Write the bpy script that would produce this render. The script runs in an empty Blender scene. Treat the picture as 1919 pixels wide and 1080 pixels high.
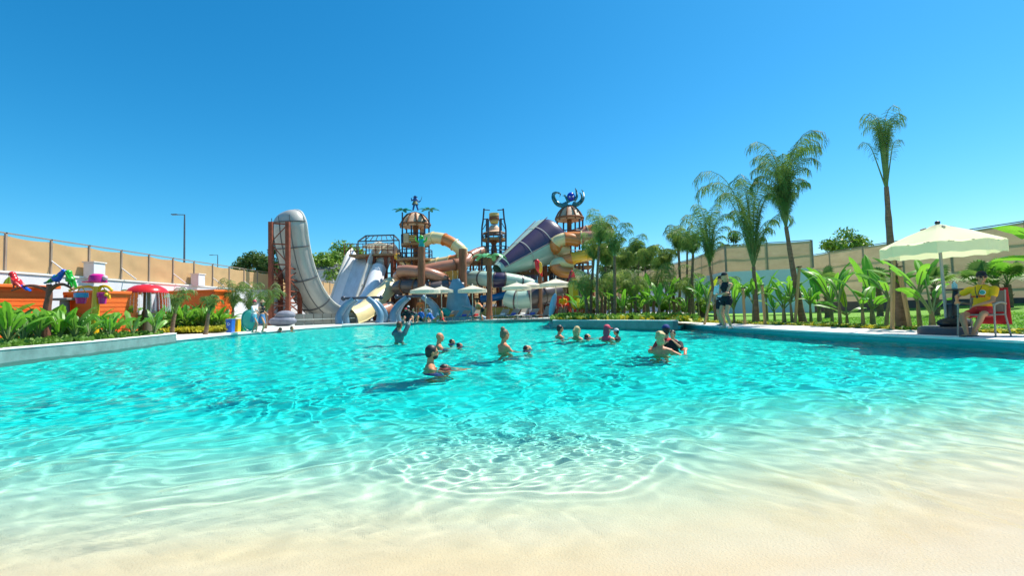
import bpy, bmesh, math, random, os
import numpy as np
from mathutils import Vector, Matrix, Euler, noise, geometry
sc = bpy.context.scene
R = math.radians
# ---------------------------------------------------------------- camera
cam_d = bpy.data.cameras.new('camera'); cam = bpy.data.objects.new('camera', cam_d)
sc.collection.objects.link(cam); sc.camera = cam
cam_d.sensor_width = 36; cam_d.lens = 16; cam_d.clip_end = 4000; cam_d.clip_start = .05
CH = 0.90
CAMM = Matrix.Translation((0,0,CH)) @ Matrix.Rotation(R(90+2.68),4,'X') @ Matrix.Rotation(R(-1.5),4,'Z')
cam.matrix_world = CAMM
# ---------------------------------------------------------------- sun and sky
SUN_EL, SUN_AZ = R(59), R(60)            # azimuth clockwise from the view direction
S = Vector((math.sin(SUN_AZ)*math.cos(SUN_EL), math.cos(SUN_AZ)*math.cos(SUN_EL), math.sin(SUN_EL)))
ld = bpy.data.lights.new('sun','SUN'); ld.energy = 3.9; ld.angle = R(.5); ld.color = (1,.95,.87)
sun = bpy.data.objects.new('sun', ld); sc.collection.objects.link(sun)
sun.location = (20,30,60); sun.rotation_euler = S.to_track_quat('Z','Y').to_euler()
ld.cycles.is_caustics_light = True
w = bpy.data.worlds.new('World'); sc.world = w; w.use_nodes = True
nt = w.node_tree; bg = nt.nodes['Background']
sky = nt.nodes.new('ShaderNodeTexSky'); sky.sky_type = 'NISHITA'; sky.sun_disc = False
sky.sun_elevation = SUN_EL; sky.sun_rotation = SUN_AZ
sky.air_density = 1.0; sky.dust_density = .3; sky.ozone_density = 2.0
sep = nt.nodes.new('ShaderNodeSeparateColor'); comb = nt.nodes.new('ShaderNodeCombineColor')
nt.links.new(sky.outputs[0], sep.inputs[0])
for i,(g,p) in enumerate(((.053,2.15),(.485,1.10),(.70,1.0))):
    a = nt.nodes.new('ShaderNodeMath'); a.operation='POWER'; a.inputs[1].default_value=p
    b = nt.nodes.new('ShaderNodeMath'); b.operation='MULTIPLY'; b.inputs[1].default_value=g
    nt.links.new(sep.outputs[i], a.inputs[0]); nt.links.new(a.outputs[0], b.inputs[0]); nt.links.new(b.outputs[0], comb.inputs[i])
nt.links.new(comb.outputs[0], bg.inputs[0])
bg.inputs[1].default_value = .125
sc.view_settings.view_transform = 'Standard'; sc.view_settings.look = 'None'; sc.view_settings.exposure = .98
sc.cycles.sample_clamp_indirect = 6; sc.cycles.max_bounces = 10; sc.cycles.transparent_max_bounces = 12
# ---------------------------------------------------------------- picture helpers (metres, camera looks along +Y)
def ray(px,py):
    f = 16/36*1919
    return (CAMM.to_3x3() @ Vector(((px-959.5)/f, -(py-540)/f, -1))).normalized()
def at(px,py,Y):
    d = ray(px,py); return Vector((0,0,CH)) + d*(Y/d.y)
def onz(px,py,z):
    d = ray(px,py); return Vector((0,0,CH)) + d*((z-CH)/d.z)
def col(px,Y,z=.12):
    py = 578
    for _ in range(4):
        p = at(px,py,Y); py -= (z-p.z)*853/Y
    return at(px,py,Y)
# ---------------------------------------------------------------- mesh helpers
COL = sc.collection; WM = {}
def rot_to(d, up=Vector((0,0,1))):
    d = Vector(d).normalized(); u = Vector(up)
    if abs(d.dot(u)) > .98*u.length: u = Vector((1,0,0)) if abs(d.x)<.9 else Vector((0,1,0))
    x = d.cross(u).normalized(); y = x.cross(d).normalized()   # x = right, y = up
    return x, y
def crom(pts, n=8, closed=False):
    P = [Vector(p) for p in pts]; out=[]
    if closed: P = [P[-1]]+P+[P[0],P[1]]
    else: P = [P[0]*2-P[1]]+P+[P[-1]*2-P[-2]]
    for i in range(1,len(P)-2):
        a,b,c,d = P[i-1],P[i],P[i+1],P[i+2]
        for k in range(n):
            t=k/n
            out.append(.5*((2*b)+(c-a)*t+(2*a-5*b+4*c-d)*t*t+(3*b-3*c+d-a)*t**3))
    if not closed: out.append(P[-2])
    return out
class MB:
    def __init__(s): s.v=[]; s.f=[]; s.mi=[]; s.cur=0
    def add(s,vs,fs):
        b=len(s.v); s.v += [tuple(v) for v in vs]; s.f += [tuple(i+b for i in f) for f in fs]; s.mi += [s.cur]*len(fs); return s
    def box(s,c,size,m=None,bev=0):
        x,y,z=[k/2 for k in size]; c=Vector(c); m=m or Matrix.Identity(3)
        if bev:
            bm=bmesh.new(); bmesh.ops.create_cube(bm,size=1); bmesh.ops.scale(bm,vec=size,verts=bm.verts)
            bmesh.ops.bevel(bm,geom=bm.edges[:],offset=bev,segments=2,affect='EDGES',profile=.5)
            bm.verts.index_update(); vs=[c+m@v.co for v in bm.verts]; fs=[[v.index for v in f.verts] for f in bm.faces]; bm.free()
            return s.add(vs,fs)
        vs=[c+m@Vector((a,b,d)) for a in(-x,x) for b in(-y,y) for d in(-z,z)]
        return s.add(vs,[(0,1,3,2),(4,6,7,5),(0,4,5,1),(2,3,7,6),(0,2,6,4),(1,5,7,3)])
    def bar(s,p,q,w=.05,h=None,up=(0,0,1)):
        p,q=Vector(p),Vector(q); d=q-p; x,y=rot_to(d,Vector(up)); h=h or w; x=x*w/2; y=y*h/2
        vs=[p-x-y,p+x-y,p+x+y,p-x+y,q-x-y,q+x-y,q+x+y,q-x+y]
        return s.add(vs,[(3,2,1,0),(4,5,6,7),(0,1,5,4),(1,2,6,5),(2,3,7,6),(3,0,4,7)])
    def tube(s,pts,r,n=8,cap=True,up=(0,0,1),closed=False,sq=1):
        P=[Vector(p) for p in pts]; m=len(P); rr=r if isinstance(r,(list,tuple)) else [r]*m
        vs=[]; fs=[]; px=None
        for i,p in enumerate(P):
            d=(P[(i+1)%m]-P[i-1]) if closed else (P[min(i+1,m-1)]-P[max(i-1,0)])
            if d.length<1e-9: d=Vector((0,0,1))
            d.normalize()
            if px is None: x,y=rot_to(d,Vector(up))
            else:
                x=(px-d*px.dot(d)); x = x.normalized() if x.length>1e-6 else rot_to(d)[0]; y=x.cross(d)
            px=x
            for k in range(n):
                a=2*math.pi*k/n; vs.append(p+x*math.cos(a)*rr[i]+y*math.sin(a)*rr[i]*sq)
        last=m if closed else m-1
        for i in range(last):
            for k in range(n):
                a=i*n+k; b=i*n+(k+1)%n; c=((i+1)%m)*n+(k+1)%n; e=((i+1)%m)*n+k; fs.append((a,b,c,e))
        if cap and not closed: fs += [tuple(range(n))[::-1],tuple((m-1)*n+k for k in range(n))]
        return s.add(vs,fs)
    def sphere(s,c,r,seg=12,rings=8,m=None):
        c=Vector(c); r=r if isinstance(r,(list,tuple)) else (r,r,r); m=m or Matrix.Identity(3)
        vs=[c+m@Vector((0,0,r[2]))]; fs=[]
        for i in range(1,rings):
            t=math.pi*i/rings
            for k in range(seg):
                a=2*math.pi*k/seg; vs.append(c+m@Vector((r[0]*math.sin(t)*math.cos(a),r[1]*math.sin(t)*math.sin(a),r[2]*math.cos(t))))
        vs.append(c+m@Vector((0,0,-r[2]))); L=len(vs)-1
        for k in range(seg):
            fs.append((0,1+k,1+(k+1)%seg)); fs.append((L,L-seg+(k+1)%seg,L-seg+k))
        for i in range(rings-2):
            for k in range(seg):
                a=1+i*seg+k; b=1+i*seg+(k+1)%seg; fs.append((a,a+seg,b+seg,b))
        return s.add(vs,fs)
    def cone(s,p,q,r1,r2,n=10):   # tapered capsule for bodies
        s.sphere(p,r1,n,6); s.sphere(q,r2,n,6); return s.tube([p,q],[r1,r2],n)
    def lathe(s,prof,c=(0,0,0),n=20,m=None,fold=0):
        c=Vector(c); m=m or Matrix.Identity(3); vs=[]; fs=[]
        for j,(r,z) in enumerate(prof):
            for k in range(n):
                a=2*math.pi*k/n; q=1+fold*(1 if k%2 else -1); vs.append(c+m@Vector((r*q*math.cos(a),r*q*math.sin(a),z)))
        for j in range(len(prof)-1):
            for k in range(n):
                a=j*n+k; b=j*n+(k+1)%n; fs.append((a,b,b+n,a+n))
        return s.add(vs,fs)
    def sweep(s,pts,sec,up=(0,0,1),closed_sec=True,cap=True,side=None,n=None):
        """sec(t) -> [(u,v)] ; u along side, v along local up"""
        P=[Vector(p) for p in pts]; m=len(P); vs=[]; fs=[]; k=None
        for i,p in enumerate(P):
            d=(P[min(i+1,m-1)]-P[max(i-1,0)]).normalized()
            if side is not None:
                x=Vector(side)-d*Vector(side).dot(d); x.normalize(); y=x.cross(d)
            else: x,y=rot_to(d,Vector(up))
            q=sec(i/(m-1)); k=len(q)
            for u,v in q: vs.append(p+x*u+y*v)
        for i in range(m-1):
            for j in range(k if closed_sec else k-1):
                a=i*k+j; b=i*k+(j+1)%k; fs.append((a,b,b+k,a+k))
        if cap and closed_sec: fs += [tuple(range(k))[::-1],tuple((m-1)*k+j for j in range(k))]
        return s.add(vs,fs)
    def build(s,name,mat,parent=None,origin=None,smooth=True,label=None,mods=None):
        me=bpy.data.meshes.new(name)
        inv=None
        if parent is not None: Mw=WM[parent]
        elif origin is not None: Mw=Matrix.Translation(Vector(origin))
        else: Mw=Matrix.Identity(4)
        inv=Mw.inverted()
        me.from_pydata([inv@Vector(v) for v in s.v],[],s.f); me.update()
        mats = mat if isinstance(mat,(list,tuple)) else [mat]
        for q in mats: me.materials.append(q)
        if len(mats)>1: me.polygons.foreach_set('material_index',s.mi)
        if smooth:
            me.polygons.foreach_set('use_smooth',[True]*len(me.polygons))
            if smooth!='all':
                try: me.set_sharp_from_angle(angle=R(38))
                except Exception: pass
        o=bpy.data.objects.new(name,me); COL.objects.link(o)
        if parent is not None: o.parent=parent
        else: o.matrix_world=Mw
        WM[o]=Mw
        if label: o['label']=label
        return o
def tag(o,label=None,cat=None,group=None,kind=None):
    if label: o['label']=label
    if cat: o['category']=cat
    if group: o['group']=group
    if kind: o['kind']=kind
    return o
def thing(name,label,cat,loc=(0,0,0),rz=0,group=None):
    o=bpy.data.objects.new(name,None); COL.objects.link(o); o.empty_display_size=.2
    o.location=loc; o.rotation_euler=(0,0,rz); WM[o]=Matrix.Translation(Vector(loc))@Matrix.Rotation(rz,4,'Z')
    return tag(o,label,cat,group)
def kids(o): return [c for c in bpy.data.objects if c.parent==o]
def copy_tree(o,loc,rz=0,scale=1,label=None,group=None,cat=None,ks=None):
    c=o.copy(); COL.objects.link(c); c.location=loc; c.rotation_euler=(0,0,rz); c.scale=(scale,)*3 if not isinstance(scale,tuple) else scale
    tag(c,label,cat,group)
    for ch in (ks or kids(o)):
        d=ch.copy(); COL.objects.link(d); d.parent=c
        for g in kids(ch):
            e=g.copy(); COL.objects.link(e); e.parent=d
    return c
def struct(o): o['kind']='structure'; return o
# ---------------------------------------------------------------- materials
MATS={}
def M(name,c,rough=.6,metal=0,var=.12,vs=2.0,bump=0,bs=25,trans=0,spec=.5,c2=None,stretch=None,emit=None,coat=0):
    if name in MATS: return MATS[name]
    m=bpy.data.materials.new(name); m.use_nodes=True; t=m.node_tree; b=t.nodes['Principled BSDF']; N=t.nodes.new; L=t.links.new
    b.inputs['Roughness'].default_value=rough; b.inputs['Metallic'].default_value=metal; b.inputs['Specular IOR Level'].default_value=spec
    b.inputs['Coat Weight'].default_value=coat
    ge=N('ShaderNodeNewGeometry'); src=ge.outputs['Position']
    if stretch:
        mp=N('ShaderNodeMapping'); mp.inputs['Scale'].default_value=stretch; L(src,mp.inputs[0]); src=mp.outputs[0]
    nz=N('ShaderNodeTexNoise'); nz.inputs['Scale'].default_value=vs; nz.inputs['Detail'].default_value=6; nz.inputs['Roughness'].default_value=.65; L(src,nz.inputs['Vector'])
    rp=N('ShaderNodeMapRange'); rp.inputs['From Min'].default_value=.3; rp.inputs['From Max'].default_value=.7; L(nz.outputs['Fac'],rp.inputs['Value'])
    mx=N('ShaderNodeMix'); mx.data_type='RGBA'
    a=tuple(max(0,k*(1-var)) for k in c); d=c2 if c2 else tuple(min(1,k*(1+var)) for k in c)
    mx.inputs[6].default_value=(*a,1); mx.inputs[7].default_value=(*d,1); L(rp.outputs[0],mx.inputs[0]); L(mx.outputs[2],b.inputs['Base Color'])
    if bump:
        n2=N('ShaderNodeTexNoise'); n2.inputs['Scale'].default_value=bs; n2.inputs['Detail'].default_value=4; L(src,n2.inputs['Vector'])
        bp=N('ShaderNodeBump'); bp.inputs['Strength'].default_value=bump; bp.inputs['Distance'].default_value=.02; L(n2.outputs['Fac'],bp.inputs['Height']); L(bp.outputs[0],b.inputs['Normal'])
    if trans:
        tr=N('ShaderNodeBsdfTranslucent'); ms=N('ShaderNodeMixShader'); ms.inputs[0].default_value=trans
        L(mx.outputs[2],tr.inputs[0]); out=t.nodes['Material Output']; L(b.outputs[0],ms.inputs[1]); L(tr.outputs[0],ms.inputs[2]); L(ms.outputs[0],out.inputs[0])
    MATS[name]=m; return m
def leafM(name,c1,c2,trans=.35,rough=.5,vs=1.2):
    m=M(name,c1,rough=rough,var=.1,vs=vs,trans=trans,c2=c2,spec=.4); return m
rnd=random.Random(11)
# ================================================================= the setting
SAND_Y=1.28
def floor_z(x,y):
    t=y-SAND_Y-.14*x+.12*math.sin(x*.6+1)+.05*math.sin(x*1.9)
    if t<0: return -t*.075
    return -min(1.30, .165*t+.012*t*t)
def smooth_poly(p): return p
left_bank=[onz(-60,690,0),onz(0,681,0),onz(165,662,0),onz(328,641,0)]
far_bank=[onz(420,631,0),onz(500,624.5,0),onz(570,618,0),onz(640,613,0),onz(760,607.5,0),onz(900,603,0),onz(960,602,0)]
isl_far=onz(1048,600.5,0)
isl=[onz(1036,613,0),onz(1110,613.6,0),onz(1190,615,0),onz(1262,617,0)]
right_bank=[onz(1282,613.5,.0),onz(1390,622,0),onz(1500,629,0),onz(1600,635,0),onz(1700,641,0),onz(1800,646,0),onz(1919,654,0)]
endp=right_bank[-1]; sp=left_bank[0]
pool=[Vector((p.x,p.y,0)) for p in ([Vector((-14,-3,0)),Vector((-13,4,0)),Vector((-12.2,7.5,0))]+left_bank+far_bank+[isl_far]+isl+[Vector((isl[-1].x+.28,isl[-1].y+.12,0))]+right_bank+[Vector((endp.x+.7,6,0)),Vector((endp.x+1.4,3,0)),Vector((endp.x+1.8,-3,0))])]
def sheet(name,outer,z,mat,holes=(),kind='structure',label=None):
    polys=[[Vector((p[0],p[1],0)) for p in outer]]+[[Vector((p[0],p[1],0)) for p in h] for h in holes]
    tri=geometry.tessellate_polygon(polys); vs=[p for q in polys for p in q]
    mb=MB(); fs=[]
    for a,b,c in tri:
        if (vs[b]-vs[a]).cross(vs[c]-vs[a]).z<0: b,c=c,b
        fs.append((a,b,c))
    mb.add([(p.x,p.y,z if not callable(z) else z(p.x,p.y)) for p in vs],fs)
    o=mb.build(name,mat,smooth=False); o['kind']=kind
    return o
mGround=M('plaza_concrete',(.50,.55,.50),.75,var=.12,vs=.6,bump=.15,bs=8)
mDeck=M('deck_concrete',(.70,.64,.57),.8,var=.09,vs=1.4,bump=.25,bs=30)
mCop=M('coping_stone',(.78,.74,.68),.6,var=.07,vs=5,bump=.15,bs=60)
mWallP=M('pool_plaster',(.16,.25,.235),.6,var=.25,vs=2.5,bump=.1,bs=30)
mDirt=M('bed_soil',(.17,.11,.055),.95,var=.4,vs=6,bump=.8,bs=40)
B=1500
ground=sheet('ground',[(-B,-60),(B,-60),(B,B),(-B,B)],.112,M('dry_ground',(.30,.27,.19),.95,var=.3,vs=.15,bump=.3,bs=3),holes=[pool])
# plaza behind the pool
plz=[p for p in far_bank]+[isl_far]
o=sheet('plaza',[far_bank[0]]+far_bank[1:]+[isl_far,Vector((isl_far.x+3,isl_far.y+1,0)),Vector((16,44,0)),Vector((16,60,0)),Vector((-19.8,60,0)),Vector((-19.8,24,0))],.116,mGround)
def offset(line,d):
    out=[]
    for i,p in enumerate(line):
        a=line[max(i-1,0)]; b=line[min(i+1,len(line)-1)]; t=(Vector((b.x-a.x,b.y-a.y,0))).normalized(); n=Vector((-t.y,t.x,0)); out.append(Vector((p.x,p.y,0))+n*d)
    return out
# left + far deck strip
ln=[left_bank[-1]]+far_bank+[isl_far]
mb=MB(); inn=offset(ln,-.02); outl=offset(ln,1.5); outl[0]=Vector((ln[0].x-3.2,ln[0].y+.6,0)); outl[1]=Vector((ln[1].x-2.6,ln[1].y+.3,0))
for i in range(len(ln)-1):
    mb.add([(*inn[i].xy,.126),(*inn[i+1].xy,.126),(*outl[i+1].xy,.126),(*outl[i].xy,.126)],[(0,1,2,3)])
mb.build('pool_deck',mDeck,smooth=False)['kind']='structure'
# coping: real thickness
def coping(name,line,z,wd,th,mat):
    mb=MB(); a=offset(line,-.05); b=offset(line,wd)
    for i in range(len(line)-1):
        q=[a[i],a[i+1],b[i+1],b[i]]
        vs=[(p.x,p.y,z) for p in q]+[(p.x,p.y,z-th) for p in q]
        mb.add(vs,[(0,1,2,3),(4,5,1,0),(5,6,2,1),(6,7,3,2),(7,4,0,3)])
    o=mb.build(name,mat,smooth=False); o['kind']='structure'; return o
coping('pool_coping',ln,.145,.42,.10,mCop)
rl=right_bank+[Vector((endp.x+.7,6,0)),Vector((endp.x+1.4,3,0))]
rl0=[Vector((isl[-1].x+.3,isl[-1].y+.15,0))]+rl
coping('pool_coping',rl,.138,.40,.045,mCop)
deckback=[onz(1225,598,.12),onz(1262,602.5,.12),onz(1300,604.5,.12),onz(1400,608,.12),onz(1500,611,.12),onz(1600,615.5,.12),onz(1700,619,.12),onz(1800,623,.12),onz(1919,628,.12)]
mb=MB()
n=40
def lerp_line(line,n):
    L=[0]
    for a,b in zip(line,line[1:]): L.append(L[-1]+(b-a).length)
    out=[]
    for k in range(n+1):
        t=L[-1]*k/n; i=0
        while i<len(line)-2 and L[i+1]<t: i+=1
        f=(t-L[i])/max(1e-6,L[i+1]-L[i]); out.append(line[i].lerp(line[i+1],f))
    return out
A=lerp_line(offset(rl[:7],-.02),n); Bk=lerp_line(deckback,n)
for i in range(n): mb.add([(*A[i].xy,.126),(*A[i+1].xy,.126),(*Bk[i+1].xy,.126),(*Bk[i].xy,.126)],[(0,1,2,3)])
e1=A[-1]; e2=Bk[-1]
mb.add([(*e1.xy,.126),(e1.x+1.4,2,.126),(e2.x+2.6,2,.126),(*e2.xy,.126)],[(0,1,2,3)])
mb.build('pool_deck',mDeck,smooth=False)['kind']='structure'
# pool walls
mb=MB()
for a,b in zip(pool,pool[1:]): mb.add([(a.x,a.y,-1.6),(b.x,b.y,-1.6),(b.x,b.y,.12),(a.x,a.y,.12)],[(0,1,2,3)])
pw=mb.build('pool_wall',M('pool_tile_turquoise',(.01,.36,.40),.5,var=.12,vs=3),smooth=False); struct(pw); pw.cycles.is_caustics_receiver=True
# raised retaining walls of the two planting beds
def ret_wall(label,line,z,th=.22,sgn=1,ext=None):
    mb=MB(); L=line; a=offset(L,.0*sgn-.03*sgn); b=offset(L,th*sgn)
    for i in range(len(L)-1):
        q=[a[i],a[i+1],b[i+1],b[i]]
        vs=[(p.x,p.y,z) for p in q]+[(p.x,p.y,-1.4) for p in q]
        mb.add(vs,[(0,1,2,3),(4,5,1,0),(5,6,2,1),(6,7,3,2),(7,4,0,3)])
    o=mb.build('retaining_wall',mWallP,smooth=False,origin=(*L[0].xy,.1)); o.cycles.is_caustics_receiver=True
    mc=MB(); a=offset(L,-.05*sgn); b=offset(L,(th+.02)*sgn)
    for i in range(len(L)-1):
        q=[a[i],a[i+1],b[i+1],b[i]]
        vs=[(p.x,p.y,z+.035) for p in q]+[(p.x,p.y,z) for p in q]
        mc.add(vs,[(0,1,2,3),(4,5,1,0),(5,6,2,1),(6,7,3,2),(7,4,0,3)])
    mc.build('wall_cap',mCop,parent=o,smooth=False)
    return tag(o,label,'wall')
lw=lerp_line(crom([Vector((p.x,p.y,0)) for p in pool[2:7]],6),40)
e=left_bank[-1]; lw=lw+[Vector((e.x-.25,e.y+.35,0)),Vector((e.x-.8,e.y+.5,0)),Vector((e.x-3.2,e.y+.9,0))]
ret_wall('low curved plaster wall holding the planting bed left of the pool',lw,.29)
iw=[Vector((p.x,p.y,0)) for p in ([Vector((isl_far.x+.1,isl_far.y-3,0))]+isl)]
iw=lerp_line(iw,24)+[Vector((isl[-1].x+.16,isl[-1].y+.05,0)),Vector((isl[-1].x+.24,isl[-1].y+.22,0)),Vector((isl[-1].x+.12,isl[-1].y+.5,0))]
ret_wall('low plaster wall of the palm bed jutting into the far end of the pool',iw,.29)
# beds
lbz=.24
o=sheet('planting_bed',[Vector((p.x-.2,p.y,0)) for p in lw[:-1]]+[Vector((-17.5,19.2,0)),Vector((-19.9,19.2,0)),Vector((-19.9,6,0))],lbz,mDirt)
sheet('planting_bed',[onz(290,626,.2),onz(330,624,.2),onz(420,618,.2),onz(440,612,.2),Vector((-19.9,28,0)),Vector((-19.9,19.2,0)),Vector((-17.5,19.2,0))],.20,mDirt)
ib=[Vector((p.x+.05,p.y+.12,0)) for p in iw[1:-1]]
sheet('planting_bed',ib+[onz(1225,598,.24)+Vector((0,1,0)),Vector((9.5,27,0)),Vector((6.5,33,0)),Vector((isl_far.x+.8,isl_far.y+1,0))],.245,mDirt)
# right bed strip + lawn
def lawn_z(x,y):
    # rises gently towards the fence
    t=max(0,min(1,(x-.36*y-8.5)/9.0)); t=t*t*(3-2*t); return .13+.52*t
mLawn=M('lawn_grass',(.09,.27,.012),.9,var=.25,vs=.8,bump=.9,bs=120,c2=(.20,.42,.03),stretch=(1,3,1))
mb=MB(); xs=[5+i*.6 for i in range(52)]; ysl=[2+j*.6 for j in range(64)]
def bl(y):
    P=Bk
    best=min(P,key=lambda p:abs(p.y-y)); return best.x if y>P[-1].y else P[-1].x+(P[-1].y-y)*.3
vs=[];fs=[]
for y in ysl:
    x0=(bl(y)-.02) if y<Bk[0].y else 5.8+(y-Bk[0].y)*.12
    for i in range(40):
        x=x0+(31-x0)*(i/39)**1.25; vs.append((x,y,max(.131,lawn_z(x,y)) if i else .127))
for j in range(len(ysl)-1):
    for i in range(39):
        a=j*40+i; fs.append((a,a+1,a+41,a+40))
mb.add(vs,fs); struct(mb.build('lawn',mLawn))
# ---------------------------------------------------------------- water and pool floor
def wave_np(X,Y):
    rs=np.random.RandomState(5); Z=np.zeros_like(X)
    wx=.16*np.sin(.9*X+1.3*Y+1)+.08*np.sin(-1.7*X+.8*Y)+.035*np.sin(3.1*X+2.3*Y+2)+.015*np.sin(5.3*X-4.1*Y)
    wy=.16*np.sin(1.1*Y-.7*X+2)+.08*np.sin(1.9*Y+1.2*X+4)+.035*np.sin(2.7*Y-3.3*X)+.015*np.sin(6.1*X+4.7*Y)
    XX=X+wx; YY=Y+wy
    sh=np.clip((Y-1.2)/2.0,.10,1); far=np.clip((Y-5)/10,0,1)
    for L,A,n in ((3.2,.007,5),(1.5,.0038,7),(.80,.0032,10),(.48,.0038,14),(.28,.0019,12),(.15,.00045,8)):
        for k in range(n):
            th=rs.normal(1.75,.75) if L>1 else rs.uniform(0,6.28); ph=rs.uniform(0,6.28); l=L*rs.uniform(.75,1.3); kk=6.283/l
            q=kk*(XX*math.cos(th)+YY*math.sin(th))+ph
            s=np.sin(q)+.22*np.cos(2*q)
            amp=A/math.sqrt(n)*1.5
            amp=amp*(1-.38*np.clip((Y-3.6)/4,0,1)) if L<1.6 else amp
            Z+=amp*s*(sh if L>.5 else sh**.7)
    dx=(X-.15)/1.0; dy=(Y-3.35)/.92; an=np.arctan2(dy,dx)
    r=np.sqrt(dx*dx+dy*dy)+.05*np.sin(3*an+1)+.03*np.sin(7*an)+.012*np.sin(15*an+2)
    for r0,a,wd in ((.92,.0045,.04),(.80,.0015,.04),(1.04,.0018,.04)):
        Z+=a*np.exp(-((r-r0)/wd)**2)*np.clip(.6-dy*.5,0.05,1)
    ins=1/(1+np.exp((r-.88)*25))
    for k in range(22):
        th=rs.uniform(0,6.28); kk=6.283/rs.uniform(.06,.16); Z+=ins*.0003*np.sin(kk*(XX*math.cos(th)+YY*math.sin(th))+rs.uniform(0,6.28))
    for px,py,a in ((806,690,1),(832,686,.7),(822,652,1),(846,644,.6),(860,648,.6),(944,660,1.1),(987,655,.7),(748,641,1.2),(1048,633,.8),(1081,635,.8),(1137,638,.9),(1157,637,.7),(1240,660,1.2),(1262,655,.8)):
        q=onz(px,py,0); r=np.sqrt((X-q.x)**2+(Y-q.y)**2); Z+=.0075*a*np.exp(-np.maximum(r-.25,0)/.38)*np.sin(r*(17+3*a)+px)*np.clip((r-.05)/.15,0,1)
    return Z
def inside_mask(X,Y,grow=.12):
    poly=[(p.x,p.y) for p in pool]; ins=np.zeros(X.shape,bool); n=len(poly); j=n-1
    for i in range(n):
        xi,yi=poly[i]; xj,yj=poly[j]
        c=((yi>Y)!=(yj>Y))&(X<(xj-xi)*(Y-yi)/(yj-yi+1e-12)+xi); ins^=c; j=i
    return ins
ys=[1.3]
while ys[-1]<37: ys.append(ys[-1]+max(.016,ys[-1]*.0045))
nx=780; ysa=np.array(ys); u=np.linspace(-1,1,nx+1); X=(1.4+1.22*ysa)[:,None]*u[None,:]; Y=np.repeat(ysa[:,None],nx+1,1)
X=np.clip(X,-15,13); Z=wave_np(X,Y)
FZ=-(np.clip(.165*(Y-SAND_Y-.14*X+.12*np.sin(X*.6+1)+.05*np.sin(X*1.9)),0,9))
ins=inside_mask(X,Y); edge=ins.copy()
for dy_,dx_ in ((1,0),(-1,0),(0,1),(0,-1)): edge|=np.roll(np.roll(ins,dy_,0),dx_,1)
keep=edge&(FZ<-.006)
idx=-np.ones(X.shape,int); k=keep[:-1,:-1]&keep[1:,:-1]&keep[:-1,1:]&keep[1:,1:]&(X[:-1,1:]>X[:-1,:-1]+1e-5)
used=np.zeros(X.shape,bool)
for a,b in ((0,0),(1,0),(0,1),(1,1)): used[a:used.shape[0]-1+a,b:used.shape[1]-1+b]|=k
idx[used]=np.arange(used.sum()); jj,ii=np.nonzero(k)
F=np.stack([idx[jj,ii],idx[jj,ii+1],idx[jj+1,ii+1],idx[jj+1,ii]],1)
V=np.stack([X[used],Y[used],Z[used]],1).astype(np.float32)
me=bpy.data.meshes.new('pool_water'); me.vertices.add(len(V)); me.vertices.foreach_set('co',V.ravel())
me.loops.add(F.size); me.loops.foreach_set('vertex_index',F.ravel().astype(np.int32)); me.polygons.add(len(F))
me.polygons.foreach_set('loop_start',np.arange(0,F.size,4,dtype=np.int32)); me.polygons.foreach_set('use_smooth',np.ones(len(F),bool)); me.update(calc_edges=True)
water=bpy.data.objects.new('pool_water',me); COL.objects.link(water); struct(water); water.cycles.is_caustics_caster=True
wm=bpy.data.materials.new('water'); wm.use_nodes=True; t=wm.node_tree; t.nodes.clear(); N=t.nodes.new; L=t.links.new
out=N('ShaderNodeOutputMaterial'); rf=N('ShaderNodeBsdfRefraction'); rf.inputs['IOR'].default_value=1.33; rf.inputs['Roughness'].default_value=0; rf.inputs['Color'].default_value=(.96,1,.97,1)
gl=N('ShaderNodeBsdfGlossy'); gl.inputs['Roughness'].default_value=.03; fr=N('ShaderNodeFresnel'); fr.inputs['IOR'].default_value=1.33
mu=N('ShaderNodeMath'); mu.operation='MULTIPLY'; mu.inputs[1].default_value=.34; L(fr.outputs[0],mu.inputs[0])
mx=N('ShaderNodeMixShader'); L(mu.outputs[0],mx.inputs[0]); L(rf.outputs[0],mx.inputs[1]); L(gl.outputs[0],mx.inputs[2]); L(mx.outputs[0],out.inputs[0])
me.materials.append(wm)
# floor
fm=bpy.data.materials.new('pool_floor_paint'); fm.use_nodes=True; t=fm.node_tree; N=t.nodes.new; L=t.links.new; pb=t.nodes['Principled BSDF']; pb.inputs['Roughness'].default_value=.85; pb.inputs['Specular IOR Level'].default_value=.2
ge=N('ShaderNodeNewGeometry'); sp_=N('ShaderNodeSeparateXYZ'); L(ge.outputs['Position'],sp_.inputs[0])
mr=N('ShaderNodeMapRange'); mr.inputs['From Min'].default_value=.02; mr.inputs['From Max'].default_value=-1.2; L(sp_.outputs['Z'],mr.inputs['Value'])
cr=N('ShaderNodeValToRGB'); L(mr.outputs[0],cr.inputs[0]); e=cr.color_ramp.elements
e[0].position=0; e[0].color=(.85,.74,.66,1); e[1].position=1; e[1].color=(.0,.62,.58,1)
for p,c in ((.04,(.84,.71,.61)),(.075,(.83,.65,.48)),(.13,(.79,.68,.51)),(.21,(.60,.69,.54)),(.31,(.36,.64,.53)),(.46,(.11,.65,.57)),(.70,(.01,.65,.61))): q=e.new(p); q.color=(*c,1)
nz=N('ShaderNodeTexNoise'); nz.inputs['Scale'].default_value=1.3; nz.inputs['Detail'].default_value=5
mp=N('ShaderNodeMapping'); mp.inputs['Scale'].default_value=(.5,1.6,1); L(ge.outputs['Position'],mp.inputs[0]); L(mp.outputs[0],nz.inputs['Vector'])
r2=N('ShaderNodeMapRange'); r2.inputs['From Min'].default_value=.38; r2.inputs['From Max'].default_value=.68; r2.inputs['To Min'].default_value=0; r2.inputs['To Max'].default_value=.45; L(nz.outputs['Fac'],r2.inputs['Value'])
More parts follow.
